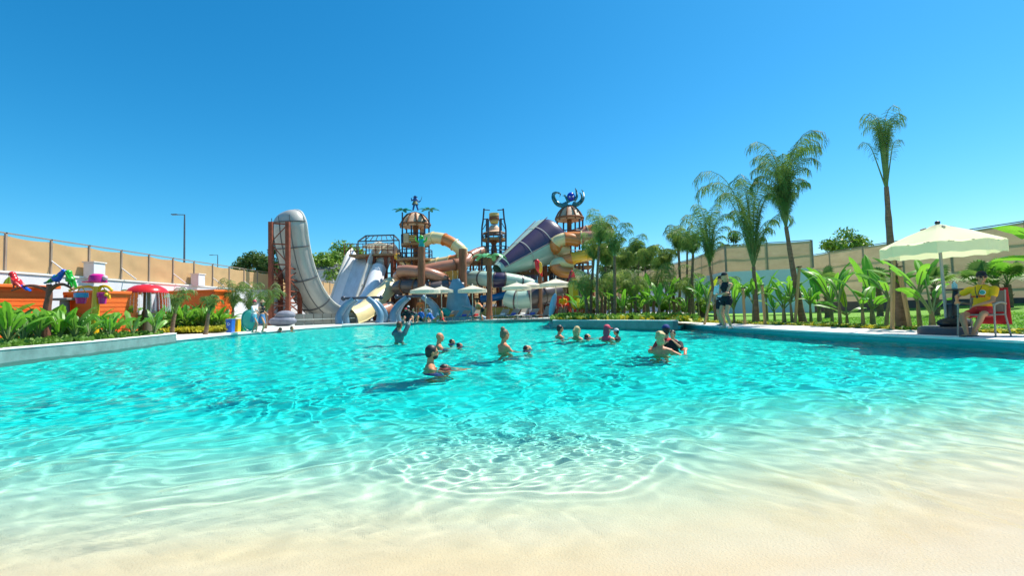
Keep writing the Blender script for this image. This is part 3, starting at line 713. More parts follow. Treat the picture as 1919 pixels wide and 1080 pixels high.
# ================================================================= slides and play towers
mRust=M('rust_steel',(.22,.055,.025),.7,var=.3,vs=3,bump=.3,bs=30)
mSteel=M('dark_steel',(.06,.07,.09),.5,metal=.4)
mGrey=M('slide_grey',(.44,.42,.37),.35,var=.08,vs=1.0,coat=.4)
mSilver=M('slide_rim',(.62,.60,.52),.3,var=.06,coat=.4)
mSlideW=M('slide_white',(.82,.83,.84),.25,var=.05,coat=.4)
mSlideB=M('slide_blue_wet',(.50,.62,.72),.15,var=.15,vs=2,coat=.5,stretch=(1,1,.3),trans=0)
mJoint=M('joint_dark',(.12,.12,.12),.6)
mCream=M('slide_cream',(.72,.60,.30),.3,var=.08,coat=.4)
mOrS=M('slide_orange',(.60,.20,.04),.3,var=.12,coat=.4)
mYelS=M('slide_yellow',(.80,.42,.01),.3,var=.08,coat=.4)
mBrS=M('slide_terracotta',(.42,.18,.10),.3,var=.12,coat=.4)
mDkS=M('slide_dark_brown',(.10,.07,.06),.35,var=.3,vs=2,coat=.3)
mMint=M('slide_mint',(.40,.54,.42),.3,var=.06,vs=.8,coat=.4)
mPurp=M('slide_purple',(.045,.025,.065),.35,var=.15,coat=.4)
mAqua=M('arch_blue_grey',(.12,.24,.34),.35,var=.15,vs=2,coat=.3)
mStone=M('tower_stone',(.50,.38,.22),.85,var=.25,vs=3,bump=.5,bs=12)
mWood=M('tower_wood',(.22,.09,.04),.85,var=.35,vs=4,bump=.6,bs=15,stretch=(1,1,.25))
mPlank=M('deck_plank',(.32,.19,.09),.8,var=.3,vs=5,bump=.3,bs=20)
mDome=M('dome_roof',(.62,.40,.26),.6,var=.15,vs=2)
mSign=M('sign_yellow',(.66,.45,.10),.6,var=.1)
mParT=M('parasol_canvas',(.78,.72,.56),.8,var=.04,vs=2,trans=.35)
def arc(r,a0,a1,n,th,rim=0):
    """trough section: open arc (degrees, 270 = bottom) with real thickness"""
    out=[]; inn=[]
    for i in range(n+1):
        a=R(a0+(a1-a0)*i/n); out.append((math.cos(a)*(r+th),math.sin(a)*(r+th))); inn.append((math.cos(a)*r,math.sin(a)*r))
    return out+inn[::-1]
# ---- half pipe
hp=[(541,394,38.6),(541,412,38.5),(545,450,38.8),(556,500,39.4),(576,548,40.4),(601,577,41.6),(628,585,42.8),(645,567,43.8),(656,536,44.6),(668,502,45.4),(677,479,46.2),(688,467,47.4)]
pts=crom([at(*q) for q in hp],7); side=Vector((.90,-.43,0)); Wd=1.62; n=len(pts)
dist=[0]
for a,b in zip(pts,pts[1:]): dist.append(dist[-1]+(b-a).length)
Lh=dist[-1]
def hw(t):
    d=dist[min(n-1,int(round(t*(n-1))))]; k=1
    if d<1.5: k=math.sqrt(max(.02,1-((1.5-d)/1.5)**2))
    return k
def hsec(t,th=.07,inner=0):
    k=hw(t); out=[]; inn=[]; m=20; Wx=Wd*k*(1 if t<.55 else 1-.12*(t-.55)); D=1.15*k
    for i in range(m+1):
        a=R(180+180*i/m); c_,s_=math.cos(a),math.sin(a); sx=math.copysign(abs(c_)**.75,c_); sy=math.copysign(abs(s_)**.8,s_)
        out.append((sx*(Wx+th),sy*(D+th)+.3)); inn.append((sx*Wx,sy*D+.3))
    return out+inn[::-1]
o=thing('half_pipe_slide','giant grey U-shaped half-pipe slide on the rust steel tower','water slide',(*pts[30].xy,.12))
i1=int(n*.57)
MB().sweep(pts[:i1+1],lambda t:hsec(t*i1/(n-1)),side=side).build('tall_wall_trough',mGrey,o)
MB().sweep(pts[i1:],lambda t:hsec((i1+t*(n-1-i1))/(n-1)),side=side).build('open_trough',mSlideW,o)
# blue wet lining on the far arm
def lsec(t):
    k=hw((i1+t*(n-1-i1))/(n-1)); W_=Wd*.62; D=1.12; pp=[]
    q=[]
    for i in range(11):
        a=R(222+96*i/10); c_,s_=math.cos(a),math.sin(a); sx=math.copysign(abs(c_)**.75,c_); sy=math.copysign(abs(s_)**.8,s_); q.append((sx*Wd*.95,sy*D+.3+.0)); 
    return q+[(u,v+.03) for u,v in q[::-1]]
MB().sweep(pts[i1-4:],lsec,side=side).build('running_water',mSlideB,o)
# rims
for sg in (-1,1):
    rp=[]
    for i,p in enumerate(pts):
        t=i/(n-1); d=(pts[min(i+1,n-1)]-pts[max(i-1,0)]).normalized(); x=side-d*side.dot(d); x.normalize(); y=x.cross(d); k=hw(t)
        rp.append(p+x*sg*(Wd*k+.05)+y*.32)
    MB().tube(rp,.12,8).build('rim',mSilver,o)
# outer flank (broad silver wall seen on the right of the tall arm)
for i in range(8,n-2,8):
    t=i/(n-1); mb=MB(); mb.sweep([pts[i]-(pts[i+1]-pts[i]).normalized()*.05,pts[i]+(pts[i+1]-pts[i]).normalized()*.05],lambda q:hsec(t,.15),side=side); mb.build('joint_flange',mJoint if i<i1 else mSilver,o)
# curved back plates closing the tall end
ep=at(541,407,38.0)
# lengthwise ribs
for u in (-.55,0,.55):
    rp=[]
    for i in range(6,i1):
        p=pts[i]; d=(pts[i+1]-pts[i-1]).normalized(); x=side-d*side.dot(d); x.normalize(); y=x.cross(d)
        a=R(270+u*60); c_,s_=math.cos(a),math.sin(a); rp.append(p+x*math.copysign(abs(c_)**.75,c_)*(Wd+.1)+y*(math.copysign(abs(s_)**.8,s_)*(1.25)+.3))
    MB().tube(rp,.035,5).build('stiffener',mJoint,o)
# ---- lattice towers
def lattice(name,label,corners,z0,z1s,nlev,mat,w_=.28,bw=.09,group=None,cat='steel tower',xb=True):
    o=thing(name,label,cat,(*corners[0].xy,z0),group=group); k=len(corners)
    tops=z1s if isinstance(z1s,(list,tuple)) else [z1s]*k
    for c,zt in zip(corners,tops): MB().box((c.x,c.y,(z0+zt)/2),(w_,w_,zt-z0)).build('column',mat,o,smooth=False)
    zt=min(tops)
    for i in range(k):
        a=corners[i]; b=corners[(i+1)%k]; zt=min(tops[i],tops[(i+1)%k])
        for l in range(1,nlev+1):
            z=z0+(zt-z0)*l/nlev-.1; zl=z0+(zt-z0)*(l-1)/nlev
            MB().bar((a.x,a.y,z),(b.x,b.y,z),bw).build('crossbeam',mat,o,smooth=False)
            if xb: MB().bar((a.x,a.y,zl),(b.x,b.y,z),bw*.75).build('brace',mat,o,smooth=False) if l%2 else MB().bar((b.x,b.y,zl),(a.x,a.y,z),bw*.75).build('brace',mat,o,smooth=False)
    return o
cA=col(508,36.0,.12); cB=col(540,36.6,.12); cC=col(562,39.5,.12); cD=col(526,39.3,.12)
za=at(511,416,36).z; zb=at(542,416,36.6).z
lattice('steel_tower','rust red lattice tower carrying the top of the half-pipe slide',[cA,cB,cC,cD],.12,[za,zb,at(561,505,39.5).z,at(527,505,39.3).z],5,mRust,.30,.10)
# ---- grey retaining panels in front of the slides
o=thing('splash_wall','low grey panelled wall below the half-pipe slide','wall',col(560,33.5,.12))
a=col(553,33.5,.12); b=col(668,36.5,.12)
for i in range(7):
    p=a.lerp(b,i/7); q=a.lerp(b,(i+1)/7)-(b-a).normalized()*.06
    MB().bar(p+Vector((0,0,.42)),q+Vector((0,0,.42)),.15,.84).build('panel',M('panel_grey',(.20,.20,.17),.7,var=.15),o,smooth=False)
MB().bar(a+Vector((-.3,-.35,.42)),b+Vector((0,-.35,.42)),.07).build('handrail',mSilver,o)
o=thing('rock_cushion','two blue-grey rounded rocks stacked at the foot of the rust tower','rock',col(533,33,.12))
c=col(530,33,.12); mRock=M('rock_blue_grey',(.20,.22,.27),.7,var=.2,vs=3,bump=.5,bs=8)
MB().sphere(c+Vector((0,0,.35)),(1.0,.6,.38),14,9).build('lower_rock',mRock,o); MB().sphere(c+Vector((.15,.1,.78)),(.7,.5,.34),14,9).build('upper_rock',mRock,o)
# ---- slide tubes helper
def tube_slide(label,ctrl,r,mats,seglen=1,group='tube slides of the play towers',name='tube_slide',nn=6,openfrom=None,flange=None):
    P_=crom([at(*q) for q in ctrl],nn); o=thing(name,label,'water slide',P_[0],group=group); m=len(P_); rr_=r if isinstance(r,(list,tuple)) else [r]*m
    if len(rr_)!=m: rr_=[rr_[0]+(rr_[-1]-rr_[0])*i/(m-1) for i in range(m)]
    st=nn*seglen; i=0;k=0
    while i<m-1:
        j=min(m-1,i+st)
        MB().tube(P_[i:j+1],rr_[i:j+1],16).build('tube_section',mats[k%len(mats)],o)
        if j<m-1:
            d=(P_[j+1]-P_[j-1]).normalized(); MB().tube([P_[j]-d*.06,P_[j]+d*.06],rr_[j]+.07,16).build('joint_ring',flange or mats[(k+1)%len(mats)],o)
        i=j;k+=1
    return o
# capsule tube with open chute
tube_slide('grey closed tube slide dropping from the roofed platform beside the half-pipe',[(741,464,47),(727,474,46.6),(716,494,46),(711,506,45.6)],.62,[mGrey],1,flange=mSilver)
def chute(name,label,ctrl,r,a0,a1,mat,th=.06,side=None,rr2=None,up=(0,0,1),lin=None,group='open chutes'):
    P_=crom([at(*q) for q in ctrl],7); o=thing(name,label,'water slide',P_[-1],group=group)
    r2=rr2 or r
    MB().sweep(P_,lambda t:arc(r+(r2-r)*t,a0,a1,14,th),side=side,up=up).build('trough',mat,o)
    if lin: MB().sweep(P_,lambda t:arc((r+(r2-r)*t)*.93,235,305,8,.03),side=side,up=up).build('running_water',lin,o)
    for a in (a0,a1):
        rp=[]
        for i,p in enumerate(P_):
            d=(P_[min(i+1,len(P_)-1)]-P_[max(i-1,0)]).normalized()
            if side is not None: x=Vector(side)-d*Vector(side).dot(d); x.normalize(); y=x.cross(d)
            else: x,y=rot_to(d,Vector(up))
            q=r+(r2-r)*i/(len(P_)-1); rp.append(p+x*math.cos(R(a))*(q+th/2)+y*math.sin(R(a))*(q+th/2))
        MB().tube(rp,.07,6).build('rim',mat,o)
    return o
chute('open_slide','white chute with a blue bed emerging from the grey tube',[(710,503,45.5),(704,522,44.6),(696,548,43.4),(682,572,42),(664,590,40.6),(650,598,39.4)],.66,160,380,mSlideW,side=Vector((.93,-.36,0)),rr2=.8,lin=mSlideB)
MB()
tube_slide('short cream tube collar at the top of the cream slide',[(735,533,42),(730,536,41.7),(726,543,41.3)],[.72,.72],[mCream],9)
chute('open_slide','cream chute ending at the pool plaza behind the arch',[(733,537,41.6),(722,549,40.8),(706,563,39.6),(690,582,38.4),(672,594,37.2),(655,600,36.4)],.72,165,375,mCream,side=Vector((.90,-.43,0)),rr2=.95)
# ---- aqua arches over the plaza
def arch(label,xl,xr,yt,Y,r=.30):
    a=col(xl,Y,.1); b=col(xr,Y-.4,.1); t=at((xl+xr)/2,yt,Y); o=thing('water_arch',label,'arch',(*((a+b)/2).xy,.12),group='blue-grey spray arches'); h=t.z-.1
    for dy in (-.38,.38):
        for base,sg in ((a,1),(b,-1)):
            w_=(b.x-a.x); pts=[base+Vector((0,dy*2.0,0)),base+Vector((-.05*sg,dy*1.7,h*.35)),base+Vector((.12*w_*sg,dy*1.3,h*.72)),base+Vector((.30*w_*sg,dy,h*.97))]
            MB().tube(crom(pts,6),[r*(1-.35*i/18) for i in range(19)],10).build('leg',mAqua,o)
    MB().tube([Vector((a.x+.05*(b.x-a.x),a.y-.3,.1+h)),Vector((a.x+.97*(b.x-a.x),b.y-.3,.1+h))],.10,8).build('crossbar',mSteel,o)
    for x in (a.x+.05*(b.x-a.x),a.x+.97*(b.x-a.x)): MB().sphere((x,a.y-.3,.1+h),.19,10,8).build('nozzle',mSteel,o)
arch('blue-grey spray arch with a straight crossbar in front of the cream slide',643,716,559,35)
arch('blue-grey spray arch left of the parasols with bathers in front',742,818,556,36)
# ---- roofed platform at the slide tops
o=thing('slide_platform','steel platform with an open pergola frame at the top of the white slides','platform',col(708,47,.12))
zt=at(710,446,47).z; zd=at(710,480,47).z
cs=[col(672,46.5,.1),col(688,44.5,.1),col(745,44.5,.1),col(752,46.5,.1)]
cs=[Vector((at(x,450,Y).x,Y,0)) for x,Y in ((671,49),(686,45.5),(738,45.5),(748,49))]
for c in cs: MB().box((c.x,c.y,(zd+zt)/2),(.10,.10,zt-zd)).build('pergola_post',mSteel,o,smooth=False)
for i in range(4): MB().bar((*cs[i].xy,zt),(*cs[(i+1)%4].xy,zt),.12).build('pergola_beam',mSteel,o,smooth=False)
for k in range(1,7):
    p=cs[0].lerp(cs[3],k/7); q=cs[1].lerp(cs[2],k/7); MB().bar((*p.xy,zt),(*q.xy,zt),.06).build('slat',mSteel,o,smooth=False)
MB().box(((cs[0].x+cs[2].x)/2+.3,47.2,zd-.1),(4.6,4.2,.2)).build('deck',mPlank,o,smooth=False)
for k in range(9):
    x=cs[0].x-.1+k*.62; MB().box((x,45.2,zd+.5),(.06,.06,1.1)).build('rail_post',mRust,o,smooth=False)
for z in (zd+.35,zd+.7,zd+1.05): MB().bar((cs[0].x-.1,45.2,z),(cs[0].x+4.9,45.2,z),.06).build('rail',mRust,o,smooth=False)
Xs=[at(x,560,45.6).x for x in (690,702,724,736,748)]
for x in Xs:
    for Y in (45.6,49): MB().box((x,Y,(zd)/2),(.30,.30,zd)).build('column',mRust,o,smooth=False)
for l in range(1,5):
    z=zd*l/4-.25
    for a_,b_ in zip(Xs,Xs[1:]):
        MB().bar((a_,45.6,z),(b_,45.6,z),.12).build('crossbeam',mRust,o,smooth=False)
        MB().bar((a_,45.6,z-zd/4),(b_,45.6,z),.08).build('brace',mRust,o,smooth=False)
def parasol(label,px,ytop,py_base,Y,half,group,valance=.22,name='parasol',n=8,tilt=0,pole=.035):
    t=at(px,ytop,Y); b=Vector((t.x,Y,.12 if py_base is None else py_base)); o=thing(name,label,'parasol',b,rz=0,group=group)
    MB().tube([b,t],pole,8).build('pole',M('pole_cream',(.62,.58,.48),.5),o)
    h=half*.30; mb=MB(); pr=[(.03,0),(half*.25,-h*.22),(half*.6,-h*.6),(half,-h),(half*1.0,-h-valance)]
    mb.lathe(pr,t,n*2,fold=.012); cn=mb.build('canopy',mParT,o,smooth=False)
    rb=MB()
    for k in range(n):
        a=6.283*k/n; rb.bar(t+Vector((0,0,-.06)),t+Vector((math.cos(a)*half*.96,math.sin(a)*half*.96,-h-.05)),.03)
    rb.build('ribs',M('pole_cream',(.62,.58,.48)),o,smooth=False)
    MB().lathe([(0,.12),(.05,.08),(.07,0),(.0,-.02)],t,8).build('finial',M('pole_cream',(.62,.58,.48)),o)
    MB().lathe([(.0,.09),(.26,.08),(.30,0)],b,16).build('base',M('stone_base',(.25,.25,.26),.8),o)
    return o
pp=parasol('beige parasol up on the slide platform',710,453,at(710,480,46.5).z,46.5,1.6,None,.15)
# ================================================================= themed play towers
def rope_post(o,x,Y,y0,y1,r=.09,mat=None,nm='post',x1=None):
    a=at(x,y0,Y); b=at(x1 or x,y1,Y) if y1 else col(x,Y,.12); MB().tube([b,a],[r,r],8).build(nm,mat or mSteel,o)
def dome(o,px,ytop,ybot,Y,half):
    t=at(px,ybot,Y); h=at(px,ytop,Y).z-t.z
    k=MB().lathe([(0,h),(half*.3,h*.95),(half*.55,h*.78),(half*.8,h*.42),(half*.95,.08),(half*1.03,-.05),(half*1.0,-.3),(half*.9,-.32),(half*.2,-.2),(0,-.2)],t,24).build('dome_roof',mDome,o)
    for i in range(10):
        a=6.283*i/10; MB().tube([t+Vector((math.cos(a)*half*q,math.sin(a)*half*q,z)) for q,z in ((.12,h*1.0),(.57,h*.80),(.82,h*.46),(1.03,0),(1.02,-.35))],.085,6).build('roof_rib',mWood,k)
    MB().tube([t+Vector((math.cos(a_*.2618)*half*1.03,math.sin(a_*.2618)*half*1.03,-.1)) for a_ in range(24)],.12,6,closed=True).build('roof_ring',mWood,k)
    return t
def ring_deck(o,px,py,Y,half,rail=1.0,mat=None):
    c=at(px,py,Y); MB().lathe([(0,0),(half,0),(half,-.22),(0,-.22)],c,16).build('deck',mPlank,o,smooth=False)
    for i in range(16):
        a=6.283*i/16; p=c+Vector((math.cos(a)*half*.97,math.sin(a)*half*.97,0)); MB().tube([p,p+Vector((0,0,rail))],.045,5).build('rail_post',mSteel,o)
    for z in (rail*.5,rail): MB().tube([c+Vector((math.cos(i*.3927)*half*.97,math.sin(i*.3927)*half*.97,z)) for i in range(16)],.045,5,closed=True).build('rail',mSteel,o)
    return c
def leafstar(o,px,py,Y,L=1.25,n=6,mat=None,dr=70,nm='leaf'):
    c=at(px,py,Y)
    for k in range(n):
        mb=MB(); blade(mb,c,6.283*k/n+.4,R(28),L,.42,R(dr),fold=.3,n=8,pet=.1); mb.build(nm,mat or mTeal,o)
Y1=44.0
o=thing('pirate_tower','tall play tower with a domed roof, leaf ornaments and a yellow sign','play tower',col(778,Y1,.12))
t=dome(o,778,399,420,Y1,1.38)
for x,Y in ((754,Y1-.6),(762,Y1+.8),(771,Y1-1.0),(788,Y1+.9),(796,Y1-.8),(804,Y1)):
    rope_post(o,x,Y,422,486,.075)
    q=at(x,486,Y); MB().tube([q,Vector((t.x+(q.x-t.x)*.4,Y,q.z-1.2))],.07,6).build('knee_brace',mSteel,o)
rope_post(o,779,Y1,420,None,.26,mWood,'trunk')
rope_post(o,754,Y1-1.2,398,424,.07,mSteel); leafstar(o,754,396,Y1-1.2,1.05); rope_post(o,804,Y1-1.0,396,424,.07,mSteel); leafstar(o,804,395,Y1-1.0,1.1)
ring_deck(o,778,458,Y1,1.35,.9); ring_deck(o,778,486,Y1,1.7,.8); ring_deck(o,778,540,Y1,2.2,.9)
sb=at(770,447,Y1-1.6); k=MB().box(sb,(1.05,.12,.66),bev=.03).build('sign_board',mSign,o,smooth=False)
MB().box(sb+Vector((0,-.07,.30)),(1.12,.06,.06)).build('sign_frame',mWood,k,smooth=False); MB().box(sb+Vector((0,-.07,-.30)),(1.12,.06,.06)).build('sign_frame',mWood,k,smooth=False)
mb=MB(); xx=-.40
for i,ww in enumerate((.07,.05,.06,.05,.06,.05,.07,.05)):
    mb.box(sb+Vector((xx+.05,-.075,.12+(.015 if i%2 else 0))),(ww,.015,.13 if i%3 else .17)); xx+=.105
mb.box(sb+Vector((0,-.075,-.09)),(.75,.015,.05)); mb.box(sb+Vector((0,-.075,-.2)),(.8,.015,.03)); mb.build('lettering',M('sign_dark',(.14,.04,.02),.7),k,smooth=False)
MB().box(at(762,447,Y1-1.5),(.5,.5,.9),bev=.05).build('stone_panel',mStone,o,smooth=False)
MB().box(at(792,436,Y1-.5),(.42,.42,.62),bev=.05).build('chimney_barrel',mOrS,o)
# pirate figure
c=at(779,394,Y1); o=thing('statue','blue buccaneer statue raising a sword on top of the dome','statue',c)
mStB=M('statue_blue',(.015,.07,.26),.5,var=.2); mb=MB(); H_=at(779,367,Y1).z-c.z; s=H_/1.8
V=lambda x,y,z:c+Vector((x*s,y*s,z*s))
mb.cone(V(-.32,0,.05),V(-.14,0,.85),.10*s,.13*s); mb.cone(V(.28,0,.05),V(.05,0,.85),.10*s,.13*s); mb.cone(V(-.05,0,.85),V(-.05,0,1.35),.24*s,.26*s); mb.cone(V(-.05,0,1.4),V(-.03,0,1.6),.09*s,.11*s)
mb.cone(V(-.2,0,1.35),V(-.48,0,1.2),.08*s,.07*s); mb.cone(V(-.48,0,1.2),V(-.52,0,1.52),.07*s,.06*s); mb.cone(V(.15,0,1.35),V(.42,0,1.02),.08*s,.07*s); mb.cone(V(.42,0,1.02),V(.6,0,1.15),.07*s,.06*s)
mb.build('body',mStB,o); MB().lathe([(.42*s,.7*s),(.30*s,.95*s),(.25*s,1.1*s)],c+Vector((-.05*s,0,0)),12).build('coat',M('statue_olive',(.10,.13,.05),.6),o)
MB().lathe([(0,.16*s),(.13*s,.12*s),(.15*s,0),(.30*s,-.02*s),(.28*s,-.05*s),(0,-.05*s)],V(-.03,0,1.68),10).build('hat',mStB,o)
MB().tube([V(.6,0,1.13),V(.72,0,1.35),V(.8,0,1.72)],[.03*s,.03*s,.01*s],5).build('sword',mSteel,o)
# ---- bucket tower
Y2=45.0
o=thing('bucket_tower','open steel tower with a yellow tipping barrel between two masts','play tower',col(926,Y2,.12))
for x0,x1,x2 in ((907,903,903),(943,948,948)):
    pts=[at(x0,391,Y2-1),at(x0+(x1-x0)*.4,412,Y2-1),at(x1,432,Y2-1),at(x2,480,Y2-1),col(x2,Y2-1,.12)]; MB().tube(crom(pts,5),.085,7).build('mast',mSteel,o)
for x,Y in ((912,Y2+.8),(939,Y2+.8),(915,Y2-1.2),(937,Y2-1.2)): rope_post(o,x,Y,411,None,.09)
for a_,b_ in (((907,393),(918,394)),((943,393),(932,394)),((906,411),(915,410)),((946,411),(937,410))): MB().tube([at(*a_,Y2-1),at(*b_,Y2-1)],.05,6).build('cross_arm',mSteel,o)
for a_,b_ in (((905,430),(914,414)),((947,430),(938,414))): MB().tube([at(*a_,Y2-1),at(*b_,Y2-1)],.04,6).build('stay',mSteel,o)
c=at(926,410,Y2); k=MB().lathe([(.36,-.52),(.46,0),(.50,.52),(.44,.54),(.40,.4),(0,.4)],c,18).build('tipping_barrel',mSign,o)
for z in (-.28,.30): MB().lathe([(.44+z*.1,-.06),(.50+z*.1,0),(.44+z*.1,.06)],c+Vector((0,0,z)),18).build('barrel_hoop',mStone,k)
MB().lathe([(.47,-.18),(.51,-.1),(.51,.12),(.48,.2)],c,18).build('barrel_band',mWood,k)
c=at(926,437,Y2); k=MB().lathe([(0,.85),(.3,.78),(.5,.55),(.6,.2),(1.15,0),(1.15,-.06),(0,-.02)],c,20).build('domed_hat_roof',mDome,o)
ring_deck(o,926,448,Y2,1.2,.35); 
c=at(926,478,Y2); MB().lathe([(.25,0),(.32,.5),(.22,1.0),(.36,1.3),(.2,1.6),(0,1.7)],c,10).build('carved_figure',mWood,o)
ring_deck(o,926,480,Y2,1.6,.8); MB().box(at(926,488,Y2-1),(2.2,.3,.9)).build('plank_wall',mPlank,o,smooth=False)
MB().box(at(905,478,Y2-.4),(.85,.8,1.0),bev=.06).build('barrel_house',mWood,o,smooth=False)
# ---- octopus tower
Y3=46.0
o=thing('octopus_tower','play tower with a domed roof behind the big funnel slide','play tower',col(1067,Y3,.12))
dome(o,1067,387,408,Y3,1.35)
for x,Y in ((1044,Y3),(1056,Y3+1),(1078,Y3+1),(1086,Y3-.8),(1092,Y3)): rope_post(o,x,Y,410,None,.09)
rope_post(o,1067,Y3,408,None,.24,mWood,'trunk'); ring_deck(o,1067,450,Y3,1.5,.8); ring_deck(o,1067,490,Y3,1.8,.9); ring_deck(o,1067,530,Y3,2.0,.9)
c=at(1068,384,Y3); o=thing('statue','blue octopus statue with curling teal arms on the right dome','statue',c)
mTen=M('octopus_teal',(.015,.16,.20),.35,var=.2)
MB().sphere(at(1070,369,Y3),(.42,.42,.48),14,10).build('head',M('octopus_blue',(.01,.04,.45),.25),o)
for sg in (-1,1): MB().sphere(at(1070,371,Y3)+Vector((sg*.17,-.36,.05)),.08,8,6).build('eye',M('spot_white',(.8,.78,.74),.4),o)
for pl in ([(1064,383),(1055,387),(1043,383),(1036,373),(1036,363),(1043,360),(1048,364)],[(1062,381),(1052,384),(1042,377),(1038,366),(1044,361),(1050,363),(1049,369)],[(1066,380),(1062,372),(1058,366),(1055,367)],[(1072,383),(1080,385),(1089,380),(1094,371),(1093,360),(1090,356)],[(1074,381),(1083,381),(1090,373),(1089,364),(1086,361)],[(1076,376),(1081,368),(1080,358),(1078,353)],[(1068,384),(1068,392)]):
    pts=crom([at(x,y,Y3+(-.8 if i%2 else .5)*(i>1)*.5) for i,(x,y) in enumerate(pl)],5); m_=len(pts)
    MB().tube(pts,[.20*(1-.85*i/m_) for i in range(m_)],7).build('tentacle',mTen,o)
# ---- big funnel slide
o=thing('funnel_slide','huge mint green cone slide with a dark purple band','water slide',at(935,505,42))
fa=at(932,507,41.5); fb=at(1035,448,46); d=(fb-fa).normalized(); x,y=rot_to(d)
def fr_(t): return .58+1.95*t**.9
prof=[]
nn_=14; L_=(fb-fa).length
def frus(mb,a0,a1,t0,t1,dr=0,n=24,cap=False,steps=8):
    vs=[];fs=[]
    for i in range(steps+1):
        t=t0+(t1-t0)*i/steps; c_=fa+d*L_*t
        for k in range(n+1):
            a=R(a0+(a1-a0)*k/n); r=fr_(min(t,1))+dr
            if t>.88: r*=math.sqrt(max(0.02,1-((t-.88)/.14)**2*.55))
            vs.append(c_+x*math.cos(a)*r+y*math.sin(a)*r)
    for i in range(steps):
        for k in range(n): q=i*(n+1)+k; fs.append((q,q+1,q+n+2,q+n+1))
    if cap: fs.append(tuple(steps*(n+1)+k for k in range(n+1)))
    mb.add(vs,fs)
mb=MB(); frus(mb,0,360,0,1.02,cap=True,n=40,steps=20); mb.build('cone',mMint,o)
mb=MB(); frus(mb,-150+0,-150+70,.06,1.0,.025,14,steps=18); 
# band faces the viewer, between the ridge and the flank
mb=MB(); frus(mb,235,290,.0,.001,.03,2); 
# choose angles so that the band faces up-right toward the camera
vw=(Vector((0,0,CH))-(fa+fb)/2).normalized(); angv=math.degrees(math.atan2(vw.dot(y),vw.dot(x)))
mb=MB(); frus(mb,angv-6,angv+58,.05,1.0,.03,16,steps=20); mb.build('purple_band',mPurp,o)
for tt in (.10,.42,.72):
    mb=MB(); frus(mb,0,360,tt-.006,tt+.006,.10,40,steps=1); mb.build('joint_flange',mGrey if tt>.2 else mMint,o)
for a in (angv-6,angv+58,angv+100):
    pts=[fa+d*L_*t_+(x*math.cos(R(a))+y*math.sin(R(a)))*(fr_(t_)+.05) for t_ in [k/12*.9+.05 for k in range(13)]]
    MB().tube(pts,.05,5).build('seam',mJoint,o)
for tt in (.35,.6,.85):
    c_=fa+d*L_*tt-Vector((0,0,fr_(tt)*.8)); MB().box((c_.x,c_.y,c_.z/2),(.35,.35,c_.z)).build('column',mRust,o,smooth=False)
# run-out tubes below the cone
tube_slide('wide mint and purple tube running left out of the big cone',[(876,521,43),(903,522,41.5),(928,525,41),(945,525,41),(975,530,41.5),(1002,538,42)],.68,[mMint,mMint,mPurp,mMint,mMint],1,flange=mDkS)
tube_slide('thick mint and brown tube passing behind the right parasols',[(952,558,40),(968,563,39.6),(993,561,39.4),(1018,553,39.6),(1045,548,40.5)],.80,[mMint,mMint,mDkS,mDkS],1,flange=mDkS)
tube_slide('blue open gutter slide behind the right-hand wooden post',[(903,561,42),(925,558,41.5),(948,553,41.5)],.34,[M('slide_deep_blue',(.01,.14,.34),.3)],2)
# ---- coloured tube slides
tube_slide('cream and orange striped tube curling off the pirate tower',[(797,451,43),(812,446,42.5),(833,449,42.2),(852,459,42),(865,471,42),(864,484,42.4),(845,490,43),(822,494,43.6),(800,499,44)],.55,[mCream,mCream,mOrS],1)
tube_slide('long terracotta tube slide crossing in front of the pirate tower',[(908,470,44),(893,475,43),(880,482,42.2),(872,491,41.5),(852,496,41),(822,501,40.6),(795,507,40.3),(770,511,40.2),(752,514,40.2),(746,519,40.8)],.50,[mBrS],2,flange=mWood)
tube_slide('lower terracotta tube slide bending down behind the left parasols',[(748,509,39.4),(765,508,39.2),(790,511,39),(812,516,39.2),(830,524,39.8),(834,536,40.6),(815,545,41.4)],.52,[mBrS,mBrS],2,flange=mWood)
tube_slide('dark brown tube coiled low behind the left parasols',[(745,541,40),(758,536,39.4),(778,537,39),(805,540,39),(840,538,39.5),(866,540,40)],.62,[mDkS],1,flange=mWood)
tube_slide('small yellow tube dropping left of the pirate tower',[(744,480,45),(756,490,44.6),(768,500,44.4)],.36,[mYelS,mCream],1)
tube_slide('short terracotta tube end on the plaza right of the first arch',[(716,584,36.4),(725,580,36.9),(733,577,37.4)],.52,[mBrS],2)
tube_slide('orange tube looping out at the top right of the play towers',[(1046,452,44),(1062,447,43.5),(1090,446,43),(1118,444,43),(1138,436,44),(1128,431,46),(1100,434,46.5),(1072,442,46)],.62,[mOrS,mBrS],2,flange=mCream)
tube_slide('cream and orange tube coiled below the top right loop',[(1062,470,44),(1044,466,43.4),(1042,455,43.2),(1060,448,43),(1085,452,43)],.60,[mCream,mOrS],1)
tube_slide('bright yellow and orange tube, second loop from the top on the right',[(1050,490,43),(1075,484,42.5),(1100,478,42.2),(1122,474,42.3),(1140,470,43),(1136,466,45),(1110,468,46)],.55,[mOrS,mYelS,mYelS],1,flange=mYelS)
tube_slide('cream tube turning down to an orange end at the lower right of the towers',[(1072,498,43),(1048,492,42.6),(1040,500,42.4),(1052,510,42.4),(1072,512,42.6),(1092,519,42.6)],.52,[mCream,mOrS],2)
